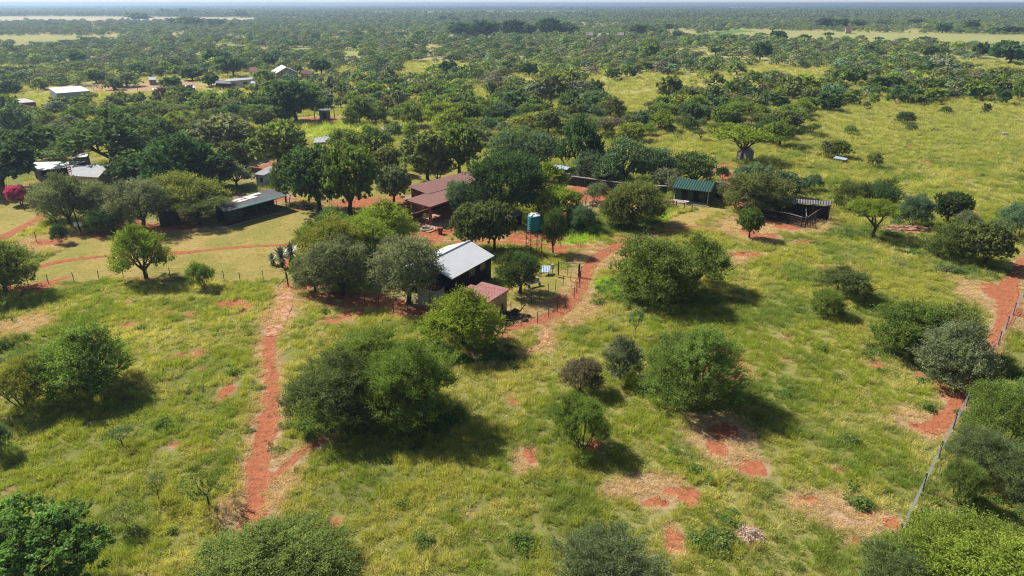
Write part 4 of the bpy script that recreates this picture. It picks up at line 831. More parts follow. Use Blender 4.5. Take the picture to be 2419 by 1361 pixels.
# ------------------------------------------------------------------ tree generator
W0, H0 = 8.0, 6.0
def tube(V, F, pts, rad, n):
    m = len(V); pts = [Vector(p) for p in pts]
    for i, p in enumerate(pts):
        d = (pts[min(i + 1, len(pts) - 1)] - pts[max(i - 1, 0)]).normalized(); a = d.orthogonal().normalized(); b = d.cross(a)
        for k in range(n):
            t = 2 * math.pi * k / n; V.append(tuple(p + (a * math.cos(t) + b * math.sin(t)) * rad[i]))
    for i in range(len(pts) - 1):
        for k in range(n):
            j = (k + 1) % n; F.append((m + i * n + k, m + i * n + j, m + i * n + n + j, m + i * n + n + k))
SPEC = { # blobs, tips/blob, twigs, leaves, leaf len, leaf wid, spray len, up-bias
 'thorn': dict(nb=28, tips=34, tw=4, lv=7, ll=.20, lw=.088, sl=.92, up=.6),
 'flat': dict(nb=26, tips=32, tw=4, lv=6, ll=.18, lw=.085, sl=.65, up=.5),
 'broad': dict(nb=44, tips=20, tw=3, lv=8, ll=.25, lw=.15, sl=.42, up=.35),
 'grey': dict(nb=42, tips=22, tw=4, lv=7, ll=.18, lw=.075, sl=.85, up=-.1),
 'bush': dict(nb=32, tips=32, tw=4, lv=7, ll=.19, lw=.088, sl=.92, up=.75),
 'thin': dict(nb=13, tips=9, tw=3, lv=6, ll=.30, lw=.10, sl=.9, up=.8),
 'dead': dict(nb=14, tips=0, tw=0, lv=0, ll=.1, lw=.1, sl=.7, up=.7),
 'gum': dict(nb=20, tips=22, tw=3, lv=7, ll=.3, lw=.14, sl=.6, up=.1),
}
def blobs(kind, rg):
    W, H = W0, H0; nb = SPEC[kind]['nb']; out = []
    for i in range(nb):
        a = i * 2.39996 + rg.uniform(0, .5); q = math.sqrt((i + .5) / nb)
        if kind == 'thorn':
            r = W * .39 * q; z = H * (.84 - .54 * q * q * rg.uniform(.5, 1.25)) + rg.normal(0, H * .065); br, bz = W * rg.uniform(.08, .165), H * rg.uniform(.075, .135)
        elif kind == 'flat':
            r = W * .40 * q; z = H * (.88 - .14 * q * q) + rg.normal(0, H * .05); br, bz = W * rg.uniform(.09, .16), H * rg.uniform(.07, .12)
        elif kind in ('broad', 'grey'):
            cz = 1 - 2 * (i + .5) / nb * .9; rad = math.sqrt(max(0, 1 - cz * cz)); k = rg.uniform(.72, 1.02); r = W * .36 * rad * k; z = H * (.54 + .38 * cz * k); br, bz = W * rg.uniform(.09, .15), H * rg.uniform(.09, .14)
        elif kind == 'bush':
            r = W * .37 * q; r *= rg.uniform(.8, 1.12); z = H * (.78 - .50 * q * q * rg.uniform(.45, 1.15)) + rg.normal(0, H * .08); br, bz = W * rg.uniform(.10, .16), H * rg.uniform(.11, .18)
        elif kind == 'thin':
            r = W * .36 * q; z = H * (.86 - .45 * q * rg.uniform(.2, 1.0)); br, bz = W * rg.uniform(.09, .14), H * rg.uniform(.07, .12)
        elif kind == 'dead':
            r = W * .42 * q; z = H * rg.uniform(.45, .95); br, bz = W * .12, H * .12
        else:
            r = W * .22 * rg.uniform(.2, 1); z = H * rg.uniform(.35, .95); br, bz = W * rg.uniform(.10, .16), H * rg.uniform(.06, .09)
        out.append((r * math.cos(a), r * math.sin(a), z, br, bz))
    if kind == 'thorn' and rg.random() < .8:
        for i in range(8):
            a = i * .785 + rg.uniform(0, .5); r = W * rg.uniform(.24, .38); out.append((r * math.cos(a), r * math.sin(a), H * rg.uniform(.16, .34), W * rg.uniform(.09, .14), H * rg.uniform(.09, .14)))
    # lopsided crown: push one side out, drop one
    dx, dy = rg.normal(0, .06, 2) * W
    return [(x + dx * (z / H), y + dy * (z / H), z, br, bz) for (x, y, z, br, bz) in out]
def gen_tree(kind, seed, q):
    """returns trunk mesh, crown mesh at nominal W0 x H0"""
    rg = np.random.default_rng(seed * 101 + len(kind)); S = SPEC[kind]; B = blobs(kind, rg); V, F = [], []
    multi = kind in ('bush', 'dead'); h0 = H0 * {'thorn': .18, 'flat': .28, 'broad': .2, 'grey': .15, 'thin': .30, 'gum': .3}.get(kind, .04)
    r0 = {'thin': .12, 'bush': .11, 'dead': .09, 'gum': .22}.get(kind, .24)
    ng = {'bush': 6, 'dead': 6, 'thin': 4}.get(kind, 5); grp = {}
    for b in B: grp.setdefault(int((math.atan2(b[1], b[0]) + math.pi) / (2 * math.pi) * ng) % ng, []).append(b)
    top = (rg.normal(0, .1), rg.normal(0, .1), h0)
    if not multi: tube(V, F, [(0, 0, -.25), (0, 0, .12), (top[0] * .6, top[1] * .6, h0 * .6), top], [r0 * 1.5, r0 * 1.1, r0 * .95, r0 * .85], 7)
    lowq = q < .2
    for g in grp.values():
        c = np.mean(np.array(g)[:, :3], 0); s = (rg.normal(0, .15), rg.normal(0, .15), -.1) if multi else top
        k1 = (s[0] + (c[0] - s[0]) * .45 + rg.normal(0, .15), s[1] + (c[1] - s[1]) * .45 + rg.normal(0, .15), s[2] + (c[2] - s[2]) * .40)
        k2 = (c[0] * .8, c[1] * .8, c[2] * .88)
        tube(V, F, [s, k1, k2], [r0 * .7, r0 * .5, r0 * .33], 5)
        for b in g:
            m_ = (k1[0] + (b[0] - k1[0]) * .5 + rg.normal(0, .15), k1[1] + (b[1] - k1[1]) * .5 + rg.normal(0, .15), k1[2] + (b[2] - k1[2]) * .6)
            tube(V, F, [k1 if rg.random() < .5 else k2, m_, (b[0], b[1], b[2] - b[4] * .2)], [r0 * .36, r0 * .22, r0 * .1], 4)
            if not lowq:
                for k in range(9 if kind == 'dead' else 6):
                    d = Vector(rg.normal(0, 1, 3)); d.z = abs(d.z) * .7; d.normalize(); e = Vector((b[0] + d.x * b[3] * 1.0, b[1] + d.y * b[3] * 1.0, b[2] + d.z * b[4]))
                    tube(V, F, [(b[0], b[1], b[2] - b[4] * .3), tuple((Vector(b[:3]) + e) / 2 + Vector(rg.normal(0, .06, 3))), tuple(e)], [r0 * .10, r0 * .07, .012], 3)
    tm = bpy.data.meshes.new("trunk"); tm.from_pydata(V, [], F); tm.materials.append(M['twig'] if kind == 'dead' else M['bark']); tm.update()
    if not S['tips']: return tm, None
    # foliage: tips on blob shells -> twigs -> leaf quads
    b = np.array(B); tips = max(2, int(S['tips'] * min(1, q * 1.6))); T = np.repeat(b, tips, 0); n = len(T)
    d = rg.normal(0, 1, (n, 3)); d /= np.linalg.norm(d, axis=1)[:, None]; flip = (d[:, 2] < -.25) & (rg.random(n) < .8); d[flip, 2] *= -1
    rr = rg.uniform(.55, 1.05, n)[:, None]
    P = T[:, :3] + d * rr * np.stack([T[:, 3], T[:, 3], T[:, 4]], 1)
    tw = max(1, int(round(S['tw'] * (q if q > 1 else min(1, q * 2))))); lv = S['lv'] if q > .5 else max(2, int(S['lv'] * max(.5, q)))
    tot = n * tw * lv; full = len(b) * S['tips'] * S['tw'] * S['lv']; fs = (full / tot) ** .5 * (.92 if tot < full else 1)
    out = d.copy(); out[:, 2] = out[:, 2] * .5 + S['up']
    D = np.repeat(out, tw, 0) + rg.normal(0, .55, (n * tw, 3)); D /= np.linalg.norm(D, axis=1)[:, None]
    Q = np.repeat(P, tw, 0); L = S['sl'] * rg.uniform(.45, 1.2, n * tw) * np.where(rg.random(n * tw) < .12, 1.5, 1)
    t = (np.arange(lv) + .5) / lv - .25
    Cn = (Q[:, None, :] + D[:, None, :] * (L[:, None] * t[None, :])[:, :, None]).reshape(-1, 3)
    Dd = np.repeat(D, lv, 0); N = len(Cn); Cn = Cn + rg.normal(0, .055 * fs ** .5, (N, 3))
    if S['up'] > .3: Cn[:, 2] += np.tile(t * t * .12, n * tw)
    a = Dd * (.95 if kind in ('thorn', 'bush', 'flat', 'thin') else .6) + rg.normal(0, .5, (N, 3)); a /= np.linalg.norm(a, axis=1)[:, None]
    u = rg.normal(0, 1, (N, 3)) + np.array([0, 0, .6]) + np.repeat(d, tw * lv, 0) * (.6 if q > .5 else 1.6); s = np.cross(a, u); s /= np.linalg.norm(s, axis=1)[:, None] + 1e-9
    ll = (S['ll'] * fs * rg.uniform(.7, 1.3, N) * .5)[:, None]; lw = (S['lw'] * fs * rg.uniform(.7, 1.3, N) * .5)[:, None]
    quads = np.stack([Cn - a * ll, Cn + s * lw - a * ll * .2, Cn + a * ll, Cn - s * lw - a * ll * .2], 1)
    br = np.repeat(rg.uniform(.74, 1.26, len(b)), tips * tw * lv); tone = br * np.repeat(rg.uniform(.8, 1.2, n), tw * lv) * rg.uniform(.8, 1.2, N)
    return tm, soup("crown", quads, tone, M['leaf'])
LOD = {}
def protos(kind, lod):
    k = (kind, lod)
    if k not in LOD:
        n, q = {'xhd': (2, 2.6), 'hd': (3, 1.0), 'mid': (3, .33), 'low': (2, .07)}[lod]
        if kind in ('thorn',) and lod == 'hd': n = 5
        if kind in ('gum', 'dead', 'flat'): n = 2
        LOD[k] = [gen_tree(kind, 7 + i * 13, q) for i in range(n)]
    return LOD[k]
PAL = {'lime': (0.268, 0.336, 0.051), 'yel': (0.317, 0.329, 0.073), 'mid': (0.202, 0.276, 0.066), 'olive': (0.194, 0.230, 0.079), 'dark': (0.105, 0.165, 0.060), 'deep': (0.077, 0.140, 0.055), 'grey': (0.230, 0.262, 0.159), 'blue': (0.149, 0.232, 0.134), 'sage': (.190, .245, .105), 'dry': (0.205, 0.183, 0.134), 'fern': (0.165, 0.29, 0.08)}
CW = {'lime': 'bright green', 'yel': 'yellow green', 'mid': 'mid green', 'olive': 'olive green', 'dark': 'dark green', 'deep': 'very dark green', 'grey': 'grey green', 'blue': 'bluish green', 'sage': 'sage green', 'dry': 'brownish', 'fern': 'fresh green'}
KN = {'thorn': ('thorn_tree', 'thorn tree', 'thorn tree'), 'flat': ('umbrella_thorn', 'thorn tree', 'flat topped thorn tree'), 'broad': ('broadleaf_tree', 'broadleaf tree', 'broadleaf tree'), 'grey': ('soft_crowned_tree', 'tree', 'soft crowned tree'), 'bush': ('bush', 'bush', 'bush'), 'thin': ('sapling', 'sapling', 'sparse sapling'), 'dead': ('leafless_bush', 'bush', 'leafless bush'), 'gum': ('gum_tree', 'gum tree', 'tall gum tree')}
rng = random.Random(11)
TREES = []       # (x, y, w) of everything planted, so the fill keeps clear
def plant(kind, x, y, w, h, col, label, lod=None, group=None, rot=None):
    d = DEP(x, y); lod = lod or ('xhd' if d < 57 and kind not in ('thin', 'dead') else 'hd' if d < 112 else 'mid' if d < 200 else 'low')
    ps = protos(kind, lod); tm, cm = ps[rng.randrange(len(ps))]; nm, cat, _ = KN[kind]
    r = bpy.data.objects.new(nm, None); COL.objects.link(r); r.empty_display_size = .3
    r.location = (x, y, 0); r.rotation_euler = (0, 0, rng.uniform(0, 6.28) if rot is None else rot); r.scale = (w / W0, w / W0, h / H0)
    tag(r, label, cat, group)
    t = bpy.data.objects.new("trunk", tm); COL.objects.link(t); t.parent = r
    if cm:
        c = bpy.data.objects.new("crown", cm); COL.objects.link(c); c.parent = r
        k = rng.uniform(.9, 1.1); p = PAL[col]; c.color = (p[0] * k * rng.uniform(.94, 1.06), p[1] * k, p[2] * k * rng.uniform(.9, 1.15), 1)
    TREES.append((x, y, w)); return r
HC = {'thorn': (.58, .42), 'flat': (.80, .22), 'broad': (.56, .46), 'grey': (.56, .46), 'bush': (.50, .50), 'thin': (.6, .4), 'dead': (.5, .5), 'gum': (.6, .42)}
def size_px(kind, u, vb, w, vt):
    x, y = G(u, vb); d = DEP(x, y, 3); W = w * d / FPX; th = math.atan2(CAMH - 3, y); c, s = math.cos(th), math.sin(th)
    T = max(.3, ZAT(u, vb, vt)) * c; hc, hb = HC[kind]; lo, hi = .32 * W, 2.6 * W
    for _ in range(30):
        h = (lo + hi) / 2; e = hc * h * c + math.hypot(hb * h * c, W / 2 * .8 * s)
        if e < T: lo = h
        else: hi = h
    return x, y, W, (lo + hi) / 2
AUTO = []
def T(kind, u, vb, w, vt, col, label=None, du=0):
    """u, vb: trunk foot in the photograph; w: crown width; vt: crown top row; du unused shift of crown"""
    x, y, W, h = size_px(kind, u, vb, w, vt)
    W /= .93
    if label: return plant(kind, x, y, W, h, col, label)
    AUTO.append((kind, x, y, W, h, col, u, vb - (vb - vt) * .4))
# ---- near field, named one by one
CAT = """
broad|95|1425|400|1150|fern|large feathery dark tree filling the bottom left corner
thorn|650|1400|400|1232|mid|wide domed thorn tree cut by the bottom edge below the red footpath
bush|1435|1405|290|1243|sage|big grey green bush cut by the bottom edge near the bare red patch
thorn|2290|1430|420|1195|lime|large bright yellow green thorn bush in the bottom right corner
bush|2110|1400|200|1268|sage|grey green bush at the foot of the wire boundary fence
bush|2365|1065|210|895|mid|dark olive bush right of the boundary fence, uppermost of those bushes
bush|2300|1130|150|1005|sage|feathery sage green bush close beside the boundary fence
bush|2268|1195|110|1090|mid|smaller green shrub between the fence and the corner bushes
bush|2405|1185|190|1045|sage|grey green feathery bush on the right edge beside the blue weeds
thin|495|1195|150|1093|mid|vase shaped little thorn tree casting its shadow on the red footpath
thin|376|1185|62|1115|grey|thin grey sapling next to the vase shaped thorn tree
thin|303|1255|68|1187|grey|thin grey sapling nearest the bottom left corner tree
thin|290|1055|90|1002|blue|low flat sapling alone in the left grass
thorn|205|925|225|778|mid|large domed thorn tree with a long shadow in the left grass
bush|55|965|165|848|yel|yellow green rounded bush cut by the left edge
thin|-10|800|110|715|mid|twiggy tree with dark bird nests cut by the left edge
bush|0|1070|70|990|blue|small bluish shrub cut by the left edge
thorn|805|990|250|828|olive|grey green thorn tree on the left flank of the big near clump
thorn|885|962|290|790|mid|thorn tree with a dark forked trunk in the middle of the near clump
thorn|985|995|235|808|mid|bright green thorn tree on the right flank of the near clump
thorn|1092|815|205|688|lime|bright domed thorn tree in front of the tan tiled store
bush|1366|925|112|846|dry|sparse brownish thorn bush standing in the middle grass
thorn|1464|898|105|803|grey|sparse grey green thorn tree with a bare lower trunk
thorn|1625|950|235|772|mid|big spreading thorn tree with a wide shadow over the red patch
bush|1375|1062|160|938|mid|dense round green bush below the sparse brown thorn bush
thin|1500|798|46|728|blue|very thin sapling standing alone in mid meadow
thorn|1555|712|200|558|mid|big domed thorn tree in the meadow above the fresh weeds
thorn|1640|682|150|566|mid|smaller thorn tree with a clear trunk touching the big domed one
thorn|1955|748|84|683|mid|little lollipop thorn tree below the round meadow bush
bush|1992|703|145|636|olive|rounded bush behind the little lollipop thorn tree
thorn|2128|835|165|712|mid|green thorn tree at the left of the right hand clump
thorn|2222|838|165|716|olive|olive thorn tree at the back of the right hand clump
thorn|2240|905|180|770|grey|light leaved tree with a leaning trunk by the red fence track
flat|2058|562|118|470|lime|bright green flat topped tree near the cattle shed
bush|2002|497|95|428|olive|dark olive bush just right of the stake fence
bush|2070|500|110|426|dark|dense dark bush behind the bright flat topped tree
bush|2155|535|95|462|blue|bluish bush behind the orange sand heap
broad|2236|525|92|448|dark|upright dark tree with a notched top at the meadow edge
thorn|2242|610|115|525|olive|olive thorn tree with a leaning trunk above the dead scrub
broad|2325|628|135|520|olive|large olive tree beside the red fence track
bush|2402|565|110|487|blue|bluish bush on the right edge of the meadow
bush|2285|548|60|500|grey|small grey bush between the olive trees
dead|2218|652|80|610|dry|tangle of dead grey branches below the olive thorn tree
dead|2120|630|70|602|dry|low dead brush left of the grey branch tangle
thorn|15|692|165|562|mid|bushy many stemmed tree on the left edge in front of the lawn fence
thorn|346|660|135|538|lime|round leafy tree on its own at the lawn fence
bush|482|680|68|620|mid|small round tree just right of the leafy fence tree
bush|142|574|46|530|deep|dark spiky euphorbia bush at the lawn corner
thorn|165|535|130|420|grey|grey green tree left of the utility pole
grey|235|525|120|418|grey|soft grey tree just behind the utility pole
bush|268|547|100|487|deep|dark shrub at the lawn edge below the grey trees
grey|340|538|155|412|grey|wide grey tree in the middle of the lawn edge row
thorn|452|510|185|408|yel|yellow green domed tree above the dark garden shed
flat|474|530|140|462|olive|olive layered tree in front of the dark garden shed
broad|5|450|190|325|deep|huge dark tree on the left edge behind the bougainvillea
broad|75|385|150|296|dark|dark green tree behind the huge left edge tree
thorn|268|395|270|268|dark|great spreading acacia with black limbs above the carport
broad|318|440|135|358|dark|dark leafy tree right of the stone building
thorn|425|445|175|322|deep|layered very dark tree crowning the garden grove
broad|512|445|125|352|dark|dark rounded tree right of the layered dark tree
broad|525|368|165|268|grey|lumpy pale leaved tree in the garden grove
broad|556|400|80|333|olive|olive tree beside the teal water tank
broad|662|398|155|283|mid|dense green tree right of the teal water tank
broad|755|500|170|340|dark|tall jacaranda with the left trunk by the tyre ring
broad|826|512|160|336|mid|tall jacaranda with the right trunk beside the veranda yard
grey|676|478|70|372|dark|narrow dark tree left of the jacarandas
broad|930|482|95|388|grey|round silver grey tree left of the maroon roof
thorn|820|355|85|302|mid|rounded thorn tree left of a matching pair behind the jacarandas
thorn|886|360|95|300|mid|rounded thorn tree right of a matching pair behind the jacarandas
broad|912|412|85|342|olive|small leafy tree behind the silver grey tree
broad|1010|425|125|306|olive|broad dusky tree at the far end of the maroon roof
broad|1085|410|120|290|mid|tall leafy tree with a clear trunk beyond the maroon roof
bush|1035|425|80|352|dark|dark upright shrub in front of the dusky tree
thorn|1192|512|188|350|deep|great dome shaped dark tree in the middle of the homestead
grey|1084|515|78|422|blue|soft bluish tree leaning over the maroon roof
thorn|1303|455|85|388|lime|bright green thorn tree against the great dark dome
broad|1112|592|120|478|olive|left half of the leafy tree pair behind the white barn roof
broad|1168|592|104|474|olive|right half of the leafy tree pair behind the white barn roof
grey|1200|392|115|302|blue|bluish tree left of a soft pair behind the great dome
grey|1272|398|110|308|blue|bluish tree right of a soft pair behind the great dome
thorn|1372|415|125|286|deep|tall very dark tree behind the kennel wall
thorn|1318|528|115|440|lime|bright thorn tree behind the water tower
grey|1306|598|62|488|dark|dark feathery tree standing against the water tower
bush|1372|545|75|486|blue|bluish bush in the shade right of the water tower
thorn|1492|528|150|424|olive|spreading thorn tree with a clear trunk above the dirt track
bush|1444|535|75|455|olive|low leafy olive bush under the spreading thorn tree
bush|1407|480|62|432|grey|silver leaved shrub in the red soil yard
grey|1385|432|80|352|blue|bluish tree at the left end of the kennel row
grey|1478|430|125|322|blue|tallest bluish tree in the kennel row
grey|1545|430|100|343|blue|bluish tree at the right of the kennel row
grey|1568|445|90|392|grey|pale soft tree leaning over the bungalow roof
grey|1640|438|125|358|dark|dark soft tree behind the bungalow roof
grey|1778|470|115|380|blue|bluish tree behind the cattle shed
thorn|1784|498|165|404|olive|olive thorn tree beside the cattle shed roof
bush|1850|468|100|405|blue|bluish bush behind the cattle shed roof
broad|1770|563|66|488|mid|small lollipop tree on the bare patch before the cattle pens
thorn|905|575|170|480|lime|bright domed thorn tree nearest the veranda
thorn|800|650|160|515|yel|yellow green thorn tree in the front garden clump
thorn|860|620|170|508|lime|bright thorn tree between the domed tree and the clump front
bush|788|540|85|494|fern|fresh green bush at the lawn side of the garden clump
grey|808|697|165|552|grey|grey feathery tree with a slim trunk at the garden gate
grey|966|718|190|545|grey|big grey willow like tree beside the dark barn
bush|712|662|55|608|fern|fresh green bush right behind the aloes
grey|1228|692|122|583|dark|dark leafy tree on the small lawn beside the barn
flat|1752|378|145|296|lime|flat topped umbrella tree above the little grey hut
thorn|1842|345|85|286|mid|dense thorn tree right of the flat topped umbrella tree
bush|1955|374|60|332|olive|olive bush over the pale blue shelter
bush|1980|374|62|328|mid|green bush just behind the pale blue shelter
bush|2063|396|42|362|olive|round bush alone to the right of the blue shelter
bush|2140|296|50|264|dark|dark windswept bush alone in mid meadow
bush|2151|312|30|292|grey|small grey bush below the windswept bush
bush|2234|270|30|250|mid|small round bush far out in the right meadow
bush|2327|268|24|245|dark|small leaning bush farthest right in the meadow
bush|2006|318|32|296|mid|small round bush in the left part of the meadow
bush|1936|326|40|313|olive|low flat bush near the left edge of the meadow
broad|1575|238|60|176|olive|tall olive tree standing above the scrub clearing
broad|395|420|110|330|dark|dark leafy tree between the stone building and the layered dark tree
broad|590|372|80|312|olive|rounded olive tree left of the teal tank stand
thorn|560|440|90|385|grey|grey thorn tree behind the aviary roof by the whitewashed shack
grey|120|520|90|425|grey|pale soft tree beside the lattice trellis
broad|720|440|90|360|mid|green tree behind the jacarandas and right of the whitewashed shack
broad|985|400|90|318|dark|dark tree pressing against the far corner of the maroon roof
thorn|1255|450|80|385|dark|dark thorn tree between the great dome and the bright thorn tree
thorn|1430|440|80|372|blue|bluish thorn tree hiding the middle of the kennel wall
grey|1600|462|60|412|grey|pale soft tree at the left gable of the bungalow
thorn|735|600|90|530|mid|green thorn tree at the driveway end of the front garden clump
thorn|745|690|90|590|grey|grey thorn tree left of the slim trunked garden tree
"""
for row in CAT.strip().splitlines():
    k, u, vb, w, vt, c, lb = row.split('|')
    if int(w): T(k, float(u), float(vb), float(w), float(vt), c, lb)
# ---- middle distance, placed one by one, described by what stands near
MID = """
bush 2005 249 52 222 mid;bush 2062 247 28 222 mid;bush 2046 256 20 240 olive;bush 2117 247 40 213 dark;thin 2183 235 30 208 mid;bush 2213 225 52 190 dark;thin 2145 221 28 200 mid;thin 2276 241 16 220 dark
bush 2300 229 46 190 mid;bush 2336 231 30 195 mid;bush 2364 247 40 213 dark;bush 2406 240 44 190 mid;bush 2075 216 70 182 dark;bush 2110 214 60 180 mid;thorn 1985 203 55 162 mid;thorn 2020 203 50 160 dark
flat 2240 193 75 166 olive;flat 2290 200 60 178 olive;thorn 2340 198 60 168 olive;flat 2375 190 70 160 olive;flat 2200 190 60 165 mid;bush 2030 208 20 190 yel;flat 2275 172 70 150 olive;thorn 2195 176 60 150 dark;thorn 2150 170 55 148 olive
broad 2384 152 90 98 deep;broad 2310 138 40 100 dark;broad 2190 138 40 107 dark;broad 2050 133 42 103 blue;broad 1956 126 40 105 dark;broad 1795 142 48 98 deep;broad 1838 100 46 72 deep;flat 1952 93 26 77 dark;flat 2070 102 24 88 dark;flat 2188 105 32 87 dark;flat 2128 106 26 90 dark;flat 1800 92 30 78 dark;bush 1900 97 30 82 dark
broad 1690 130 50 105 mid;broad 1530 140 44 102 mid;broad 1540 128 36 100 dark;bush 1528 169 52 148 dark;bush 1450 190 46 162 dark;bush 1485 185 44 158 dark;thorn 1500 172 40 152 olive
thorn 1488 334 72 288 lime;bush 1530 319 46 296 mid;thorn 1558 310 64 262 lime;bush 1580 314 36 293 olive;thorn 1614 305 46 270 olive;flat 1655 333 32 307 olive;flat 1697 292 34 260 lime;flat 1745 284 66 240 mid;bush 1718 294 36 272 dark;bush 1748 300 32 274 dark;thorn 1858 300 96 252 mid;flat 1684 317 34 292 olive;thorn 1650 282 60 248 blue;bush 1586 274 42 246 grey;flat 1612 264 52 226 yel
bush 1716 227 38 190 mid;thorn 1825 250 80 218 dark;flat 1914 247 40 207 olive;thin 1636 208 28 188 mid;bush 1890 360 22 340 olive;flat 1916 322 34 292 mid;bush 1760 222 40 206 olive;dead 1730 242 40 226 dry;dead 1820 225 40 200 dry;thorn 1690 205 50 175 olive;thorn 1780 198 60 170 mid;thorn 1740 178 50 150 mid;thin 1655 195 30 170 mid
thorn 1905 220 70 178 lime;thorn 1865 235 60 195 olive;flat 1780 262 70 232 olive;thorn 1800 282 50 250 mid;bush 1545 292 40 270 mid;flat 1545 275 52 240 olive;bush 1660 300 26 280 grey;thin 1600 330 24 312 mid
bush 1162 232 32 195 dark;thorn 1218 262 90 216 dark;bush 1206 206 40 177 grey;thorn 1300 232 84 176 olive;thorn 1348 214 58 168 olive;broad 1059 178 50 142 dark;thorn 1046 295 90 238 lime;thorn 1058 318 84 260 lime;thorn 1236 306 90 270 yel;bush 1252 276 68 240 mid;bush 1160 292 54 256 dark;flat 1322 304 74 286 yel;flat 1378 292 64 268 olive;thorn 970 328 44 288 lime;thorn 976 300 52 244 mid
bush 1015 172 28 158 dark;bush 1045 192 26 170 dark;bush 1105 178 40 155 dark;broad 1205 172 56 144 dark;broad 1250 180 50 146 dark;bush 1385 250 44 218 grey;bush 1430 262 40 224 mid;bush 1405 225 44 190 dark;bush 1330 262 30 235 grey;thin 1300 285 20 258 mid;bush 1332 250 26 222 mid;thorn 985 225 50 198 mid;thorn 1045 230 60 200 grey;thin 1090 212 24 192 dark;bush 1105 220 40 200 olive;thorn 1120 250 60 225 olive
bush 1395 300 60 272 grey;thorn 1345 320 60 292 olive;thorn 1270 335 60 305 olive;thorn 1140 330 60 300 mid;broad 1110 320 60 285 mid;thorn 1190 320 50 290 grey;bush 1020 345 60 318 olive
broad 700 285 120 186 deep;broad 760 175 60 136 dark;broad 552 182 70 130 dark;broad 520 165 80 118 deep;broad 655 160 70 124 deep;thorn 625 200 62 166 mid;bush 705 178 36 155 dark;broad 500 205 44 174 dark;broad 404 210 54 180 dark;thorn 300 205 64 172 olive;thorn 270 212 40 185 dark;thin 326 216 36 186 mid;thin 240 215 30 198 grey;thin 222 214 24 198 grey;broad 228 196 44 165 dark;broad 455 190 60 158 dark;thorn 420 178 44 156 mid
thorn 20 222 60 190 dark;thorn 95 212 40 186 mid;thorn 40 195 70 170 olive;flat 70 178 46 156 dark;flat 160 172 60 146 olive;broad 185 150 44 122 dark;flat 240 170 60 150 olive;bush 380 182 30 160 dark;thorn 330 180 60 152 dark
thorn 45 330 110 250 blue;thorn 120 345 70 302 mid;thorn 135 320 60 290 grey;thorn 172 296 60 258 mid;bush 120 290 22 276 dark;thorn 200 275 70 244 mid;thorn 265 285 60 254 olive;thorn 310 280 60 252 yel;thorn 375 270 60 238 mid;thorn 420 255 70 224 olive;thorn 330 252 60 222 olive;thorn 290 250 60 218 mid;thorn 460 262 60 236 mid;thorn 130 268 60 240 grey;thorn 60 285 80 250 olive
bush 660 292 70 250 mid;broad 620 305 60 256 olive;thorn 520 295 70 258 olive;thorn 500 255 50 226 mid;thorn 575 265 60 230 olive;thorn 640 255 60 226 grey;broad 675 290 60 248 blue;broad 850 292 60 226 mid;thorn 890 290 60 244 mid;thorn 830 300 40 256 olive;thorn 745 262 50 232 dark;thorn 945 280 60 248 mid;thorn 930 320 50 290 mid;thorn 860 262 60 230 grey;thorn 815 225 50 196 grey;thorn 880 225 60 192 dark;thorn 920 200 46 160 grey;thorn 850 200 44 172 mid;thorn 940 250 40 215 grey;broad 800 205 56 186 fern;thorn 770 240 50 216 grey
broad 340 330 110 276 mid;broad 400 345 80 280 dark;broad 450 345 80 292 olive;thorn 590 340 60 296 yel;broad 470 320 60 282 grey
bush 1915 450 50 412 blue;bush 1885 455 46 420 dark;bush 1705 425 40 392 dark
"""
for seg in MID.replace('\n', ';').split(';'):
    if seg.strip():
        k, u, vb, w, vt, c = seg.split(); T(k, float(u), float(vb), float(w), float(vt), c)
GROVE = [(1095, 88, 70, 52, 'deep'), (1150, 90, 80, 48, 'deep'), (1205, 88, 60, 44, 'deep'), (1240, 86, 50, 56, 'dark'), (1290, 86, 60, 40, 'deep'), (1345, 86, 50, 52, 'deep'), (1318, 80, 40, 58, 'dark'), (1500, 84, 44, 56, 'dark'), (1540, 82, 24, 66, 'dark'), (1568, 84, 24, 68, 'dark'), (1600, 90, 34, 72, 'blue'), (1580, 72, 24, 56, 'dark'), (1950, 68, 50, 42, 'dark'), (1985, 70, 40, 44, 'deep'), (2025, 66, 40, 46, 'dark'), (2090, 62, 40, 48, 'dark'), (2160, 60, 40, 44, 'dark'), (2225, 78, 40, 54, 'dark'), (2290, 76, 34, 46, 'dark'), (2350, 80, 40, 64, 'dark'), (2395, 80, 50, 62, 'deep'), (455, 62, 60, 38, 'dark'), (420, 60, 50, 42, 'dark'), (510, 62, 50, 46, 'dark'), (330, 50, 60, 30, 'blue'), (1048, 50, 20, 36, 'dark'), (1075, 52, 24, 38, 'dark'), (570, 42, 40, 24, 'blue')]
for (u, vb, w, vt, c) in GROVE: T('broad', u, vb, w, vt, c)
GUMS = [(375 + 11 * i, 37, 13 + (i % 3) * 3, 26 - (i * 7 % 9) * .8, 'blue') for i in range(9)]
for (u, vb, w, vt, c) in GUMS: T('gum', u, vb, w, vt, c)

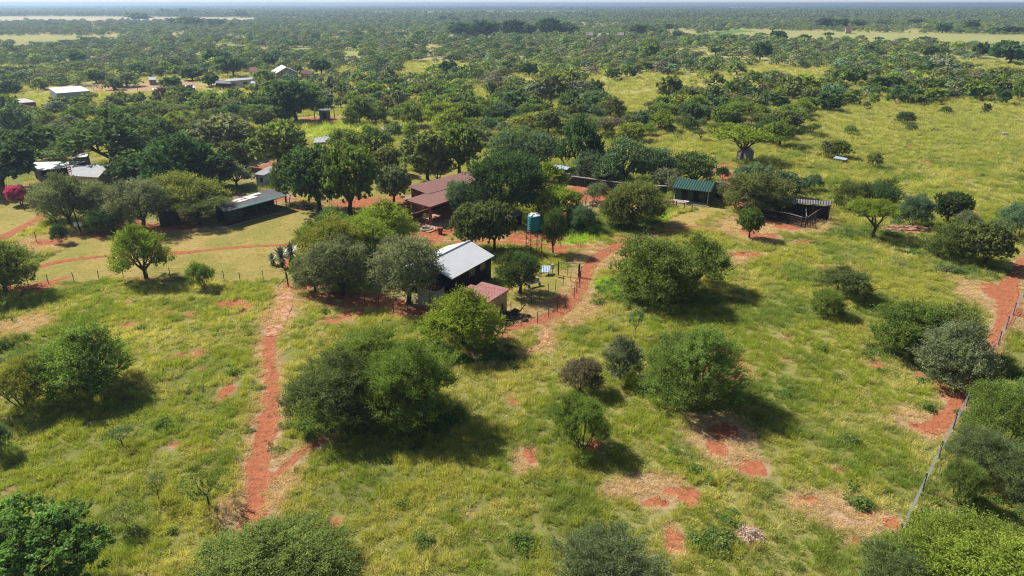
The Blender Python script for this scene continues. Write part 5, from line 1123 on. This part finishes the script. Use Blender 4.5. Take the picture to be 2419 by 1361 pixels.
# ---- fill of individually built trees where the bush is dense, nearest first
def in_clear(x, y):
    ax, ay = np.array([x]), np.array([y])
    for p in CLEARW + FIELDW + LUSHW + LAWNW:
        if inpoly(ax, ay, p)[0]: return True
    return False
for a in AUTO: TREES.append((a[1], a[2], a[3]))
fr = random.Random(5); nfill = 0
HOME = wpoly([(-300, 1400), (-300, 420), (0, 350), (560, 345), (700, 345), (960, 345), (1440, 345), (1440, 300), (1560, 345), (2800, 345), (2800, 1400)])
BLD = [G(*q) for q in ((164, 225), (40, 243), (655, 180), (566, 192), (408, 207), (766, 268), (923, 305), (764, 330), (722, 172), (527, 195), (597, 175), (360, 187), (600, 197), (440, 207), (160, 212), (190, 215))]
cells = []
for yy in np.arange(135, 262, 5.2):
    for xx in np.arange(-.86 * yy, .86 * yy, 5.6): cells.append((yy, xx))
cells.sort()
for (yy, xx) in cells:
    x = xx + fr.uniform(-2.4, 2.4); y = yy + fr.uniform(-2.2, 2.2)
    if inpoly(np.array([x]), np.array([y]), HOME)[0] or in_clear(x, y): continue
    if fbm(np.array([x]), np.array([y]), 38, 77)[0] < .36 - (.06 if x < 0 else 0): continue
    w = fr.choice((5, 6, 6.8, 7.6, 8.4, 9.4)); 
    if any((x - a) ** 2 + (y - b) ** 2 < (.33 * (w + c)) ** 2 for a, b, c in TREES): continue
    if any(abs(x - a) < 14 and -46 < y - b < 10 for a, b in BLD): continue
    u, v = PX(x, y)
    if not (-60 < u < IW + 60): continue
    k = fr.choices(('thorn', 'bush', 'flat', 'broad', 'thin', 'dead'), (46, 20, 10, 16, 5, 3))[0]
    c = fr.choices(('mid', 'olive', 'dark', 'grey', 'lime', 'blue', 'dry'), (26, 28, 18, 10, 6, 8, 4))[0]
    if k in ('bush', 'thin', 'dead'): w *= .66
    h = min(w * fr.uniform(.48, .66), 5.2) * (1.12 if k == 'broad' else 1)
    AUTO.append((k, x, y, w, h, c, u, v)); TREES.append((x, y, w)); nfill += 1
YCUT = 252
LM = [("the white machinery shed", 164, 212), ("the brick cottage", 40, 240), ("the grey gabled farmhouse", 655, 180), ("the long flat store", 566, 192), ("the white yard blocks", 420, 207), ("the open store", 766, 268), ("the bright green lawn", 800, 305), ("the maroon farmhouse roof", 1040, 430), ("the kennel row", 1470, 400), ("the umbrella tree", 1752, 335), ("the scrub enclosure", 1462, 278), ("the braced strainer post", 1774, 290), ("the olive tree clearing", 1600, 225), ("the pale green field", 2000, 95), ("the big right edge tree", 2384, 125), ("the dark distant grove", 1220, 70), ("the open meadow bushes", 2150, 280), ("the power pole pair", 805, 120), ("the teal tank", 580, 350), ("the great spreading acacia", 268, 330), ("the tall dark pair", 700, 235), ("the far left field", 200, 95), ("the scrub middle", 1180, 225), ("the far gum row", 420, 30), ("the left bush edge", 20, 320), ("the meadow fringe", 2280, 215), ("the thicket centre", 1900, 195), ("the red dirt patch", 1545, 322), ("the grey clearing", 1030, 165), ("the low pale roof", 922, 305), ("the bungalow", 1640, 440), ("the great dark dome", 1190, 420), ("the hut", 1780, 365), ("the cattle shed", 1880, 470), ("the bare yard", 330, 200), ("the side wing", 722, 170)]
ORD = ["nearest", "second nearest", "third nearest", "fourth nearest", "fifth nearest", "sixth nearest", "seventh nearest", "eighth nearest", "ninth nearest", "tenth nearest", "eleventh nearest", "twelfth nearest"]
cnt = {}
AUTO.sort(key=lambda a: min(math.hypot(a[6] - l[1], (a[7] - l[2]) * 2) for l in LM))
for (k, x, y, w, h, c, u, v) in AUTO:
    nm, lu, lv = min(LM, key=lambda l: math.hypot(u - l[1], (v - l[2]) * 2))
    dx, dy = u - lu, (v - lv) * 2
    dr = ("right of " if dx > 0 else "left of ") if abs(dx) > abs(dy) else ("in front of " if dy > 0 else "behind ")
    key = (k, c, nm, dr); i = cnt.get(key, 0); cnt[key] = i + 1
    lb = f"{CW[c]} {KN[k][2]} {dr}{nm}, {ORD[min(i, 11)]} such"
    plant(k, x, y, w, h, c, lb, group="trees and bushes of the surrounding bushveld")
# weaver nests in the left edge tree are part of its crown silhouette; aloes, euphorbia and bougainvillea
def leafy(parent, name, pts, tone, mat): 
    o = bpy.data.objects.new(name, soup(name, pts, tone, mat)); COL.objects.link(o); o.parent = parent; return o
M['flower'] = leafmat("bougainvillea_bract", 'OBJECT', .35)
M['aloe'] = pmat("aloe_leaf", (.13, .17, .13), .35, .25, 3, spec=.5); M['aloedry'] = pmat("aloe_dry_skirt", (.10, .075, .05), .95, .3, 4)
def aloe(u, vb, vt, label, s=1.0):
    x, y = G(u, vb); H = max(.6, ZAT(u, vb, vt)); r = empty("aloe", (x, y, 0), label, "aloe", group="aloes by the driveway"); rr = random.Random(int(u)); mb = MB(); sk = MB()
    zc = H * .58
    MB().beam((0, 0, -.05), (0, 0, zc), .14 * s, .17 * s, n=8).build("stem", M['bark'], r)
    for k in range(54):
        a = k * 2.4; e = math.radians(85 - 105 * (k / 54)); L = 1.4 * s * rr.uniform(.85, 1.1); d = Vector((math.cos(a) * math.cos(e), math.sin(a) * math.cos(e), math.sin(e)))
        p = Vector((0, 0, zc)) + d * .1; q = p + d * L * .55; t = q + (d + Vector((0, 0, -.25))).normalized() * L * .5
        sd_ = Vector((-math.sin(a), math.cos(a), 0)); w = .11 * s; up = d.cross(sd_)
        n = len(mb.v); mb.v += [tuple(p - sd_ * w), tuple(p + sd_ * w), tuple(q + sd_ * w * .8), tuple(q - sd_ * w * .8), tuple(t), tuple(p - up * .03), tuple(q - up * .03)]
        mb.f += [(n, n + 1, n + 2, n + 3), (n + 3, n + 2, n + 4), (n + 1, n + 5, n + 6, n + 2), (n, n + 3, n + 6, n + 5), (n + 2, n + 6, n + 4), (n + 3, n + 4, n + 6)]
    mb.build("leaf_rosette", M['aloe'], r)
    for k in range(46):
        a = k * 2.4; z = zc * rr.uniform(.35, .95); d = Vector((math.cos(a) * .55, math.sin(a) * .55, -.8)).normalized(); p = Vector((math.cos(a) * .12, math.sin(a) * .12, z)); sk.beam(p, p + d * min(.6 * s, z * 1.1), .04 * s, .01, n=3)
    sk.build("dry_skirt", M['aloedry'], r)
aloe(668, 633, 588, "tallest centre aloe of the driveway trio", 1.0)
aloe(690, 622, 582, "aloe at the back right of the driveway trio beside the clump", 1.0)
aloe(645, 626, 605, "smallest aloe on the left of the driveway trio", .62)
x, y, W, h = size_px('broad', 50, 484, 50, 436)
bv = plant('broad', x, y, W / .9, h, 'dark', "magenta flowering bougainvillea beside the lattice trellis"); bv.name = "bougainvillea"; bv["category"] = "flowering shrub"
fl = [c for c in bv.children if c.name.startswith("crown")][0]
f2 = fl.copy(); COL.objects.link(f2); f2.parent = bv; f2.name = "blossom"; f2.color = (.80, .11, .46, 1); f2.scale = (.99, .99, 1.03); f2.rotation_euler = (0, 0, 1.0)

# ------------------------------------------------------------------ scattered stuff
def scatter(name, P, rot, scl, tint, protos_, label=None):
    n = len(P); me = bpy.data.meshes.new(name); me.vertices.add(n); me.vertices.foreach_set("co", np.asarray(P, np.float32).ravel())
    R_ = np.zeros((n, 3), np.float32); R_[:, 2] = rot
    for nm, ty, arr, key in (("rot", 'FLOAT_VECTOR', R_, "vector"), ("scl", 'FLOAT_VECTOR', scl, "vector"), ("tint", 'FLOAT_COLOR', np.concatenate([tint, np.ones((n, 1))], 1), "color")):
        a = me.attributes.new(nm, ty, 'POINT'); a.data.foreach_set(key, np.asarray(arr, np.float32).ravel())
    a = me.attributes.new("pick", 'INT', 'POINT'); a.data.foreach_set("value", np.random.default_rng(3).integers(0, len(protos_), n).astype(np.int32))
    o = bpy.data.objects.new(name, me); COL.objects.link(o); tag(o, label, None, None, "stuff")
    col = bpy.data.collections.new(name + "_kinds")
    for i, m_ in enumerate(protos_):
        q = bpy.data.objects.new(f"{name}_kind", m_); col.objects.link(q)
    ng = bpy.data.node_groups.new(name + "_scatter", 'GeometryNodeTree'); ng.interface.new_socket("Geometry", in_out='INPUT', socket_type='NodeSocketGeometry'); ng.interface.new_socket("Geometry", in_out='OUTPUT', socket_type='NodeSocketGeometry')
    N = ng.nodes; Lk = ng.links; gi = N.new("NodeGroupInput"); go = N.new("NodeGroupOutput"); ip = N.new("GeometryNodeInstanceOnPoints"); ci = N.new("GeometryNodeCollectionInfo")
    ci.inputs["Collection"].default_value = col; ci.inputs["Separate Children"].default_value = True; ci.inputs["Reset Children"].default_value = True
    ip.inputs["Pick Instance"].default_value = True
    def na(nm, ty):
        a = N.new("GeometryNodeInputNamedAttribute"); a.data_type = ty; a.inputs["Name"].default_value = nm; return [s for s in a.outputs if s.enabled and s.name == "Attribute"][0]
    Lk.new(gi.outputs[0], ip.inputs["Points"]); Lk.new(ci.outputs[0], ip.inputs["Instance"]); Lk.new(na("pick", 'INT'), ip.inputs["Instance Index"])
    e2 = N.new("FunctionNodeEulerToRotation"); Lk.new(na("rot", 'FLOAT_VECTOR'), e2.inputs[0]); Lk.new(e2.outputs[0], ip.inputs["Rotation"]); Lk.new(na("scl", 'FLOAT_VECTOR'), ip.inputs["Scale"])
    Lk.new(ip.outputs[0], go.inputs[0]); md = o.modifiers.new("scatter", 'NODES'); md.node_group = ng
    return o
def blades(seed, n, R, hmin, hmax, wid, lean=.5):
    rg = np.random.default_rng(seed); a = rg.uniform(0, 6.283, n); q = R * np.sqrt(rg.random(n)); base = np.stack([q * np.cos(a), q * np.sin(a), np.full(n, -.03)], 1)
    h = rg.uniform(hmin, hmax, n) * (1 - .45 * (q / R) ** 2); b = a + rg.normal(0, .9, n); ln = lean * rg.uniform(.2, 1.2, n) * h
    d = np.stack([np.cos(b), np.sin(b), np.zeros(n)], 1); m = base + d * (ln * .35)[:, None] + np.array([0, 0, 1]) * (h * .62)[:, None]; t = base + d * ln[:, None] + np.array([0, 0, 1]) * h[:, None]
    f = rg.uniform(0, 3.14, n); s = np.stack([np.cos(f), np.sin(f), np.zeros(n)], 1) * (wid * rg.uniform(.6, 1.3, n) * .5)[:, None]
    q1 = np.stack([base - s, base + s, m + s * .8, m - s * .8], 1); q2 = np.stack([m - s * .8, m + s * .8, t + s * .2, t - s * .2], 1)
    tone = rg.uniform(.72, 1.28, n); return soup("grass_tuft", np.concatenate([q1, q2]), np.concatenate([tone, tone * 1.08]), M['grass'])
def weeds(seed, n, R, H, ls):
    rg = np.random.default_rng(seed); d = rg.normal(0, 1, (n, 3)); d[:, 2] = np.abs(d[:, 2]); d /= np.linalg.norm(d, axis=1)[:, None]
    k = rg.integers(0, 7, n); cx = rg.normal(0, .5 * R, (7, 2)); ch = rg.uniform(.5, 1, 7)
    c = d * rg.uniform(.6, 1.05, n)[:, None] * np.stack([np.full(n, R * .55), np.full(n, R * .55), H * ch[k]], 1); c[:, :2] += cx[k]
    a = rg.normal(0, 1, (n, 3)); a[:, 2] *= .5; a /= np.linalg.norm(a, axis=1)[:, None]; s = np.cross(a, rg.normal(0, 1, (n, 3)) + np.array([0, 0, 1.2])); s /= np.linalg.norm(s, axis=1)[:, None]
    L = (ls * rg.uniform(.6, 1.3, n) * .5)[:, None]
    return soup("leafy_weed", np.stack([c - a * L, c + s * L * .7, c + a * L, c - s * L * .7], 1), rg.uniform(.75, 1.25, n) * np.repeat(1, n), M['grass'])
gr = np.random.default_rng(21)
def sample(y0, y1, dens, k=.80):
    n = int(dens * k * (y1 * y1 - y0 * y0)); y = np.sqrt(gr.uniform(y0 * y0, y1 * y1, n)); x = gr.uniform(-k, k, n) * y - 0; return x, y
PX_, PY_, PS_ = [], [], []
for (y0, y1, dn, sc) in ((22, 48, 6.0, .85), (48, 75, 4.6, .95), (75, 110, 2.8, 1.15), (110, 160, 1.2, 1.5), (160, 250, .42, 2.2), (250, 400, .10, 3.2)):
    x, y = sample(y0, y1, dn, 1.0 if y1 < 50 else .84); PX_.append(x); PY_.append(y); PS_.append(np.full(len(x), sc))
xe, ye = sample(24, 115, 5.0, .95); _, se, _, _ = masks(xe, ye); ke = se > .35; PX_.append(xe[ke]); PY_.append(ye[ke]); PS_.append(np.full(int(ke.sum()), .75))
x = np.concatenate(PX_); y = np.concatenate(PY_); sc = np.concatenate(PS_)
dt, st, lw, ls = masks(x, y)
bl = np.zeros(x.shape, bool)
for p in ([(983, 712), (1050, 722), (1180, 650), (1110, 590), (1020, 600)], [(1088, 765), (1158, 772), (1204, 735), (1140, 715)], [(1588, 470), (1680, 482), (1700, 450), (1600, 440)], [(1735, 500), (1902, 540), (1966, 500), (1790, 470)], [(950, 500), (1020, 540), (1110, 520), (1130, 450), (960, 460)], [(540, 545), (690, 492), (640, 460), (500, 510)]): bl |= inpoly(x, y, wpoly(p))
shade = inpoly(x, y, wpoly([(740, 640), (990, 745), (1100, 740), (1040, 600), (900, 560), (760, 560)])) | inpoly(x, y, wpoly([(540, 545), (300, 556), (60, 470), (0, 430), (60, 370), (700, 370), (700, 480)]))
u_ = gr.random(len(x)); clump = fbm(x, y, 1.6, 51, 3); big = fbm(x, y, 9, 52, 3); mid_ = fbm(x, y, 3.4, 56, 3)
litter = (dt > .6) & (u_ < .07); keep = ((u_ > dt * .93) | litter) & ~bl & ((~lw) | (u_ < .10)) & (u_ < .55 + 1.2 * (clump - .25)) & ~(shade & (u_ < .8))
litter = litter[keep]
x, y, sc, dt, st, lw, ls, clump, big, mid_ = [a[keep] for a in (x, y, sc, dt, st, lw, ls, clump, big, mid_)]
n = len(x); j = gr.normal(0, .06, n)
ti = lerp(C(.330, .350, .070), C(.440, .405, .120), sstep(.40, .62, big + j)); ti = lerp(ti, C(.205, .270, .070), sstep(.50, .66, mid_ + j) * .8)
ti = lerp(ti, C(.62, .52, .27), sstep(.57, .72, fbm(x, y, 5, 61, 3) + j * 1.4) * .7)
ti = lerp(ti, C(.66, .45, .37), np.clip(np.maximum(st, dt) + j * 2, 0, 1) * .9); ti = np.where(lw[:, None], C(.46, .40, .13), ti); ti = np.where(ls[:, None] & (st < .5)[:, None], C(.40, .50, .09), ti)
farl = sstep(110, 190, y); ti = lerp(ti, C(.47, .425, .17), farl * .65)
ti *= gr.uniform(.85, 1.2, n)[:, None] * np.array([1.06, 1.14, .97])
hz = sc * gr.uniform(.55, 1.2, n) * (.55 + .9 * clump) * np.where(st > .5, .45, 1) * np.where(dt > .5, .5, 1) * np.where(lw, .14, 1) * np.where(ls, 1.15, 1); wd_ = sc * gr.uniform(.8, 1.25, n); hz = np.where(litter, .16, hz); wd_ = np.where(litter, gr.uniform(.22, .55, n), wd_); ti = np.where(litter[:, None], np.where((gr.random(n) < .5)[:, None], C(.20, .10, .06), C(.50, .33, .24)), ti)
tufts = [blades(100 + i, 96, .42, .24, .56, .027, .75) for i in range(6)] + [blades(200 + i, 54, .34, .32, .8, .022, .5) for i in range(2)]
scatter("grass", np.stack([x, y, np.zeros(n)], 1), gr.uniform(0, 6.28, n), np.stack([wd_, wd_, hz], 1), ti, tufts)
# leafy undergrowth below the clumps
UG = [(1480, 688, 100, 20), (1560, 712, 120, 18), (1440, 680, 60, 14), (900, 1000, 190, 26), (760, 1005, 90, 26), (1010, 985, 90, 28), (1105, 828, 105, 30), (1200, 850, 40, 16), (5, 838, 66, 24), (1640, 940, 85, 28), (1560, 930, 50, 18), (2080, 552, 110, 16), (2010, 556, 60, 8), (2190, 592, 80, 14), (2340, 645, 55, 12), (2260, 640, 60, 8), (2120, 835, 70, 20), (2200, 895, 36, 18), (2360, 1215, 100, 44), (2250, 1260, 80, 40), (1715, 1225, 56, 16), (1700, 1282, 60, 26), (1660, 1285, 30, 16), (725, 1030, 40, 18), (1375, 545, 80, 18), (1480, 530, 80, 14), (1395, 712, 20, 20), (2000, 1195, 40, 8), (1870, 930, 24, 10), (1230, 1290, 20, 12), (1010, 1285, 16, 10), (820, 625, 90, 20), (2310, 1000, 50, 30), (2400, 880, 40, 30)]
ux, uy = [], []
for (u, v, ru, rv) in UG:
    cx, cy = G(u, v); d = DEP(cx, cy); rx = ru * d / FPX; ry = abs(G(u, v - rv)[1] - G(u, v + rv)[1]) / 2; m_ = max(5, int(rx * ry * 3.14 * 1.9)); a = gr.uniform(0, 6.283, m_); q = np.sqrt(gr.random(m_))
    ux.append(cx + rx * q * np.cos(a)); uy.append(cy + ry * q * np.sin(a))
m_ = 420; qx, qy = sample(30, 140, .02); kk = ~(masks(qx, qy)[2]); ux.append(qx[kk]); uy.append(qy[kk])
ux = np.concatenate(ux); uy = np.concatenate(uy); dt2, st2, _, _ = masks(ux, uy); kp = (dt2 < .2) & (st2 < .75); ux, uy = ux[kp], uy[kp]; n = len(ux); s_ = gr.uniform(.5, 1.25, n)
tu = lerp(C(.15, .25, .05), C(.21, .275, .09), gr.random(n)) * gr.uniform(.8, 1.15, n)[:, None]
scatter("undergrowth", np.stack([ux, uy, np.zeros(n)], 1), gr.uniform(0, 6.28, n), np.stack([s_, s_, s_ * gr.uniform(.6, 1.15, n)], 1), tu, [weeds(300 + i, 420, .62, .6, .13) for i in range(4)])

# ---- far bush: trees nobody could count
def fartree(seed, kind, nq, W, H, hb):
    rg = np.random.default_rng(seed); nb = 9; i = np.arange(nb); a = i * 2.4; q = np.sqrt((i + .5) / nb); bx, by = W * .33 * q * np.cos(a), W * .33 * q * np.sin(a)
    bz = H * (hb + (1 - hb) * .75 * (1 - q * q)) + rg.normal(0, H * .05, nb); k = rg.integers(0, nb, nq); d = rg.normal(0, 1, (nq, 3)); d /= np.linalg.norm(d, axis=1)[:, None]; d[:, 2] = np.where(d[:, 2] < -.3, -d[:, 2], d[:, 2])
    c = np.stack([bx[k], by[k], bz[k]], 1) + d * np.array([W * .19, W * .19, H * .2]) * rg.uniform(.6, 1.05, (nq, 1))
    c[:, 2] = np.maximum(c[:, 2], .2); s = W * (2.4 / math.sqrt(nq)) * .62; u = rg.normal(0, 1, (nq, 3)); u /= np.linalg.norm(u, axis=1)[:, None]; w = np.cross(u, rg.normal(0, 1, (nq, 3)) + np.array([0, 0, 1])); w /= np.linalg.norm(w, axis=1)[:, None]
    nn = d * 1.3 + rg.normal(0, .45, (nq, 3)) + np.array([0, 0, .25]); u = np.cross(nn, rg.normal(0, 1, (nq, 3))); u /= np.linalg.norm(u, axis=1)[:, None]; w = np.cross(nn, u); w /= np.linalg.norm(w, axis=1)[:, None]
    L = (s * rg.uniform(.6, 1.3, nq) * .5)[:, None]; t = rg.uniform(.8, 1.2, nq) * rg.uniform(.8, 1.2, nb)[k]
    quads = np.stack([c - u * L, c + w * L, c + u * L, c - w * L], 1)
    tr = np.array([[[-.12, 0, 0], [.12, 0, 0], [.1, 0, H * hb], [-.1, 0, H * hb]], [[0, -.12, 0], [0, .12, 0], [0, .1, H * hb], [0, -.1, H * hb]]])
    return np.concatenate([quads, tr]), np.concatenate([t, [.5, .5]])
def farmesh(*a): q, t = fartree(*a); return soup("bushveld_tree", q, t, M['leaf_far'])
KIN = [(1, 'a', 460, 9.6, 5.2, .34), (2, 'a', 460, 8.6, 5.0, .40), (3, 'a', 400, 7.2, 4.4, .22), (4, 'b', 460, 8.4, 6.6, .24), (5, 'b', 400, 7.0, 5.6, .2), (6, 'a', 300, 5.4, 3.2, .10)]
wr = np.random.default_rng(77)
def clearmask(x, y):
    r = np.zeros(x.shape, bool)
    for p in CLEARW + FIELDW + LUSHW: r |= inpoly(x, y, p)
    return r
def pal(n):
    cols = np.array([PAL['mid'], PAL['olive'], PAL['dark'], PAL['grey'], PAL['blue'], PAL['deep'], PAL['dry'], PAL['lime']]); p = wr.choice(8, n, p=[.27, .27, .16, .08, .07, .03, .05, .07])
    return cols[p] * wr.uniform(.95, 1.4, (n, 1))
def bush_pts(y0, y1, dens, thr):
    n = int(dens * .86 * (y1 * y1 - y0 * y0)); y = np.sqrt(wr.uniform(y0 * y0, y1 * y1, n)); x = wr.uniform(-.86, .86, n) * y
    f = fbm(x, y, 60, 90, 3) + .25 * (fbm(x, y, 420, 91, 2) - .5) + np.where(x < 0, .02, 0)
    k = (f > thr) & ~clearmask(x, y)
    for a, b in BLD: k &= ~((np.abs(x - a) < 13) & (y - b > -46) & (y - b < 10))
    return x[k], y[k]
x1, y1 = bush_pts(236, 620, 1 / 46., .38)
T_ = np.array(TREES); T_ = T_[T_[:, 1] > 120]; kp = np.ones(len(x1), bool)
for a, b, c in T_: kp &= (x1 - a) ** 2 + (y1 - b) ** 2 > (.40 * c + 1.6) ** 2
x1, y1 = x1[kp], y1[kp]; x2, y2 = bush_pts(620, 1500, 1 / 76., .37)
x3, y3 = [], []   # sparse shrubs in nearer bush gaps
X_ = np.concatenate([x1, x2]); Y_ = np.concatenate([y1, y2]); n = len(X_); s_ = wr.uniform(.6, 1.25, n) * np.where(wr.random(n) < .04, 1.5, 1)
scatter("woodland", np.stack([X_, Y_, np.zeros(n)], 1), wr.uniform(0, 6.28, n), np.stack([s_, s_, s_ * wr.uniform(.62, .95, n)], 1), pal(n), [farmesh(*k) for k in KIN])
def patch(seed, S, m):
    rg = np.random.default_rng(seed); Q, Tn = [], []
    for i in range(m):
        k = KIN[rg.integers(0, 6)]; q, t = fartree(seed * 50 + i, 'a', 34, k[3] * rg.uniform(.8, 1.3), k[4] * rg.uniform(.8, 1.5), k[5]); q = q + np.array([rg.uniform(-S, S) / 2, rg.uniform(-S, S) / 2, 0]); Q.append(q); Tn.append(t * rg.uniform(.7, 1.3))
    return soup("bushveld_patch", np.concatenate(Q), np.concatenate(Tn), M['leaf_far'])
S = 70.0; gx, gy = np.meshgrid(np.arange(-110, 111) * S, np.arange(1530, 8200, S)); gx, gy = gx.ravel() + wr.uniform(-20, 20, gx.size), gy.ravel() + wr.uniform(-20, 20, gx.size)
f = fbm(gx / 2.2, gy, 420, 92, 3); k = (np.abs(gx) < .84 * gy) & ~clearmask(gx, gy) & (f > .40); gx, gy = gx[k], gy[k]; n = len(gx); s_ = wr.uniform(.9, 1.2, n) * np.where(wr.random(n) < .08, 1.35, 1)
scatter("distant_woodland", np.stack([gx, gy, np.zeros(n)], 1), wr.uniform(0, 6.28, n), np.stack([s_, s_, s_], 1), pal(n) * .5 + np.array(PAL['olive']) * .45, [patch(i + 1, S, 44) for i in range(4)])

# ------------------------------------------------------------------ haze
hb = MB().box(-16000, 16000, -300, 15600, -1, 36); hm = bpy.data.materials.new("haze"); hm.use_nodes = True; hn = hm.node_tree; hn.nodes.clear()
ho = hn.nodes.new("ShaderNodeOutputMaterial"); hv = hn.nodes.new("ShaderNodeVolumePrincipled"); hv.inputs["Color"].default_value = (.52, .72, 1, 1); hv.inputs["Density"].default_value = 0.00025; hv.inputs["Anisotropy"].default_value = 0.45
hn.links.new(hv.outputs[0], ho.inputs["Volume"]); tag(hb.build("haze", hm), kind="stuff")
print("COUNTS", len(TREES), "fill", nfill, "woodland", len(X_), "patches", n, "grass", len(x))
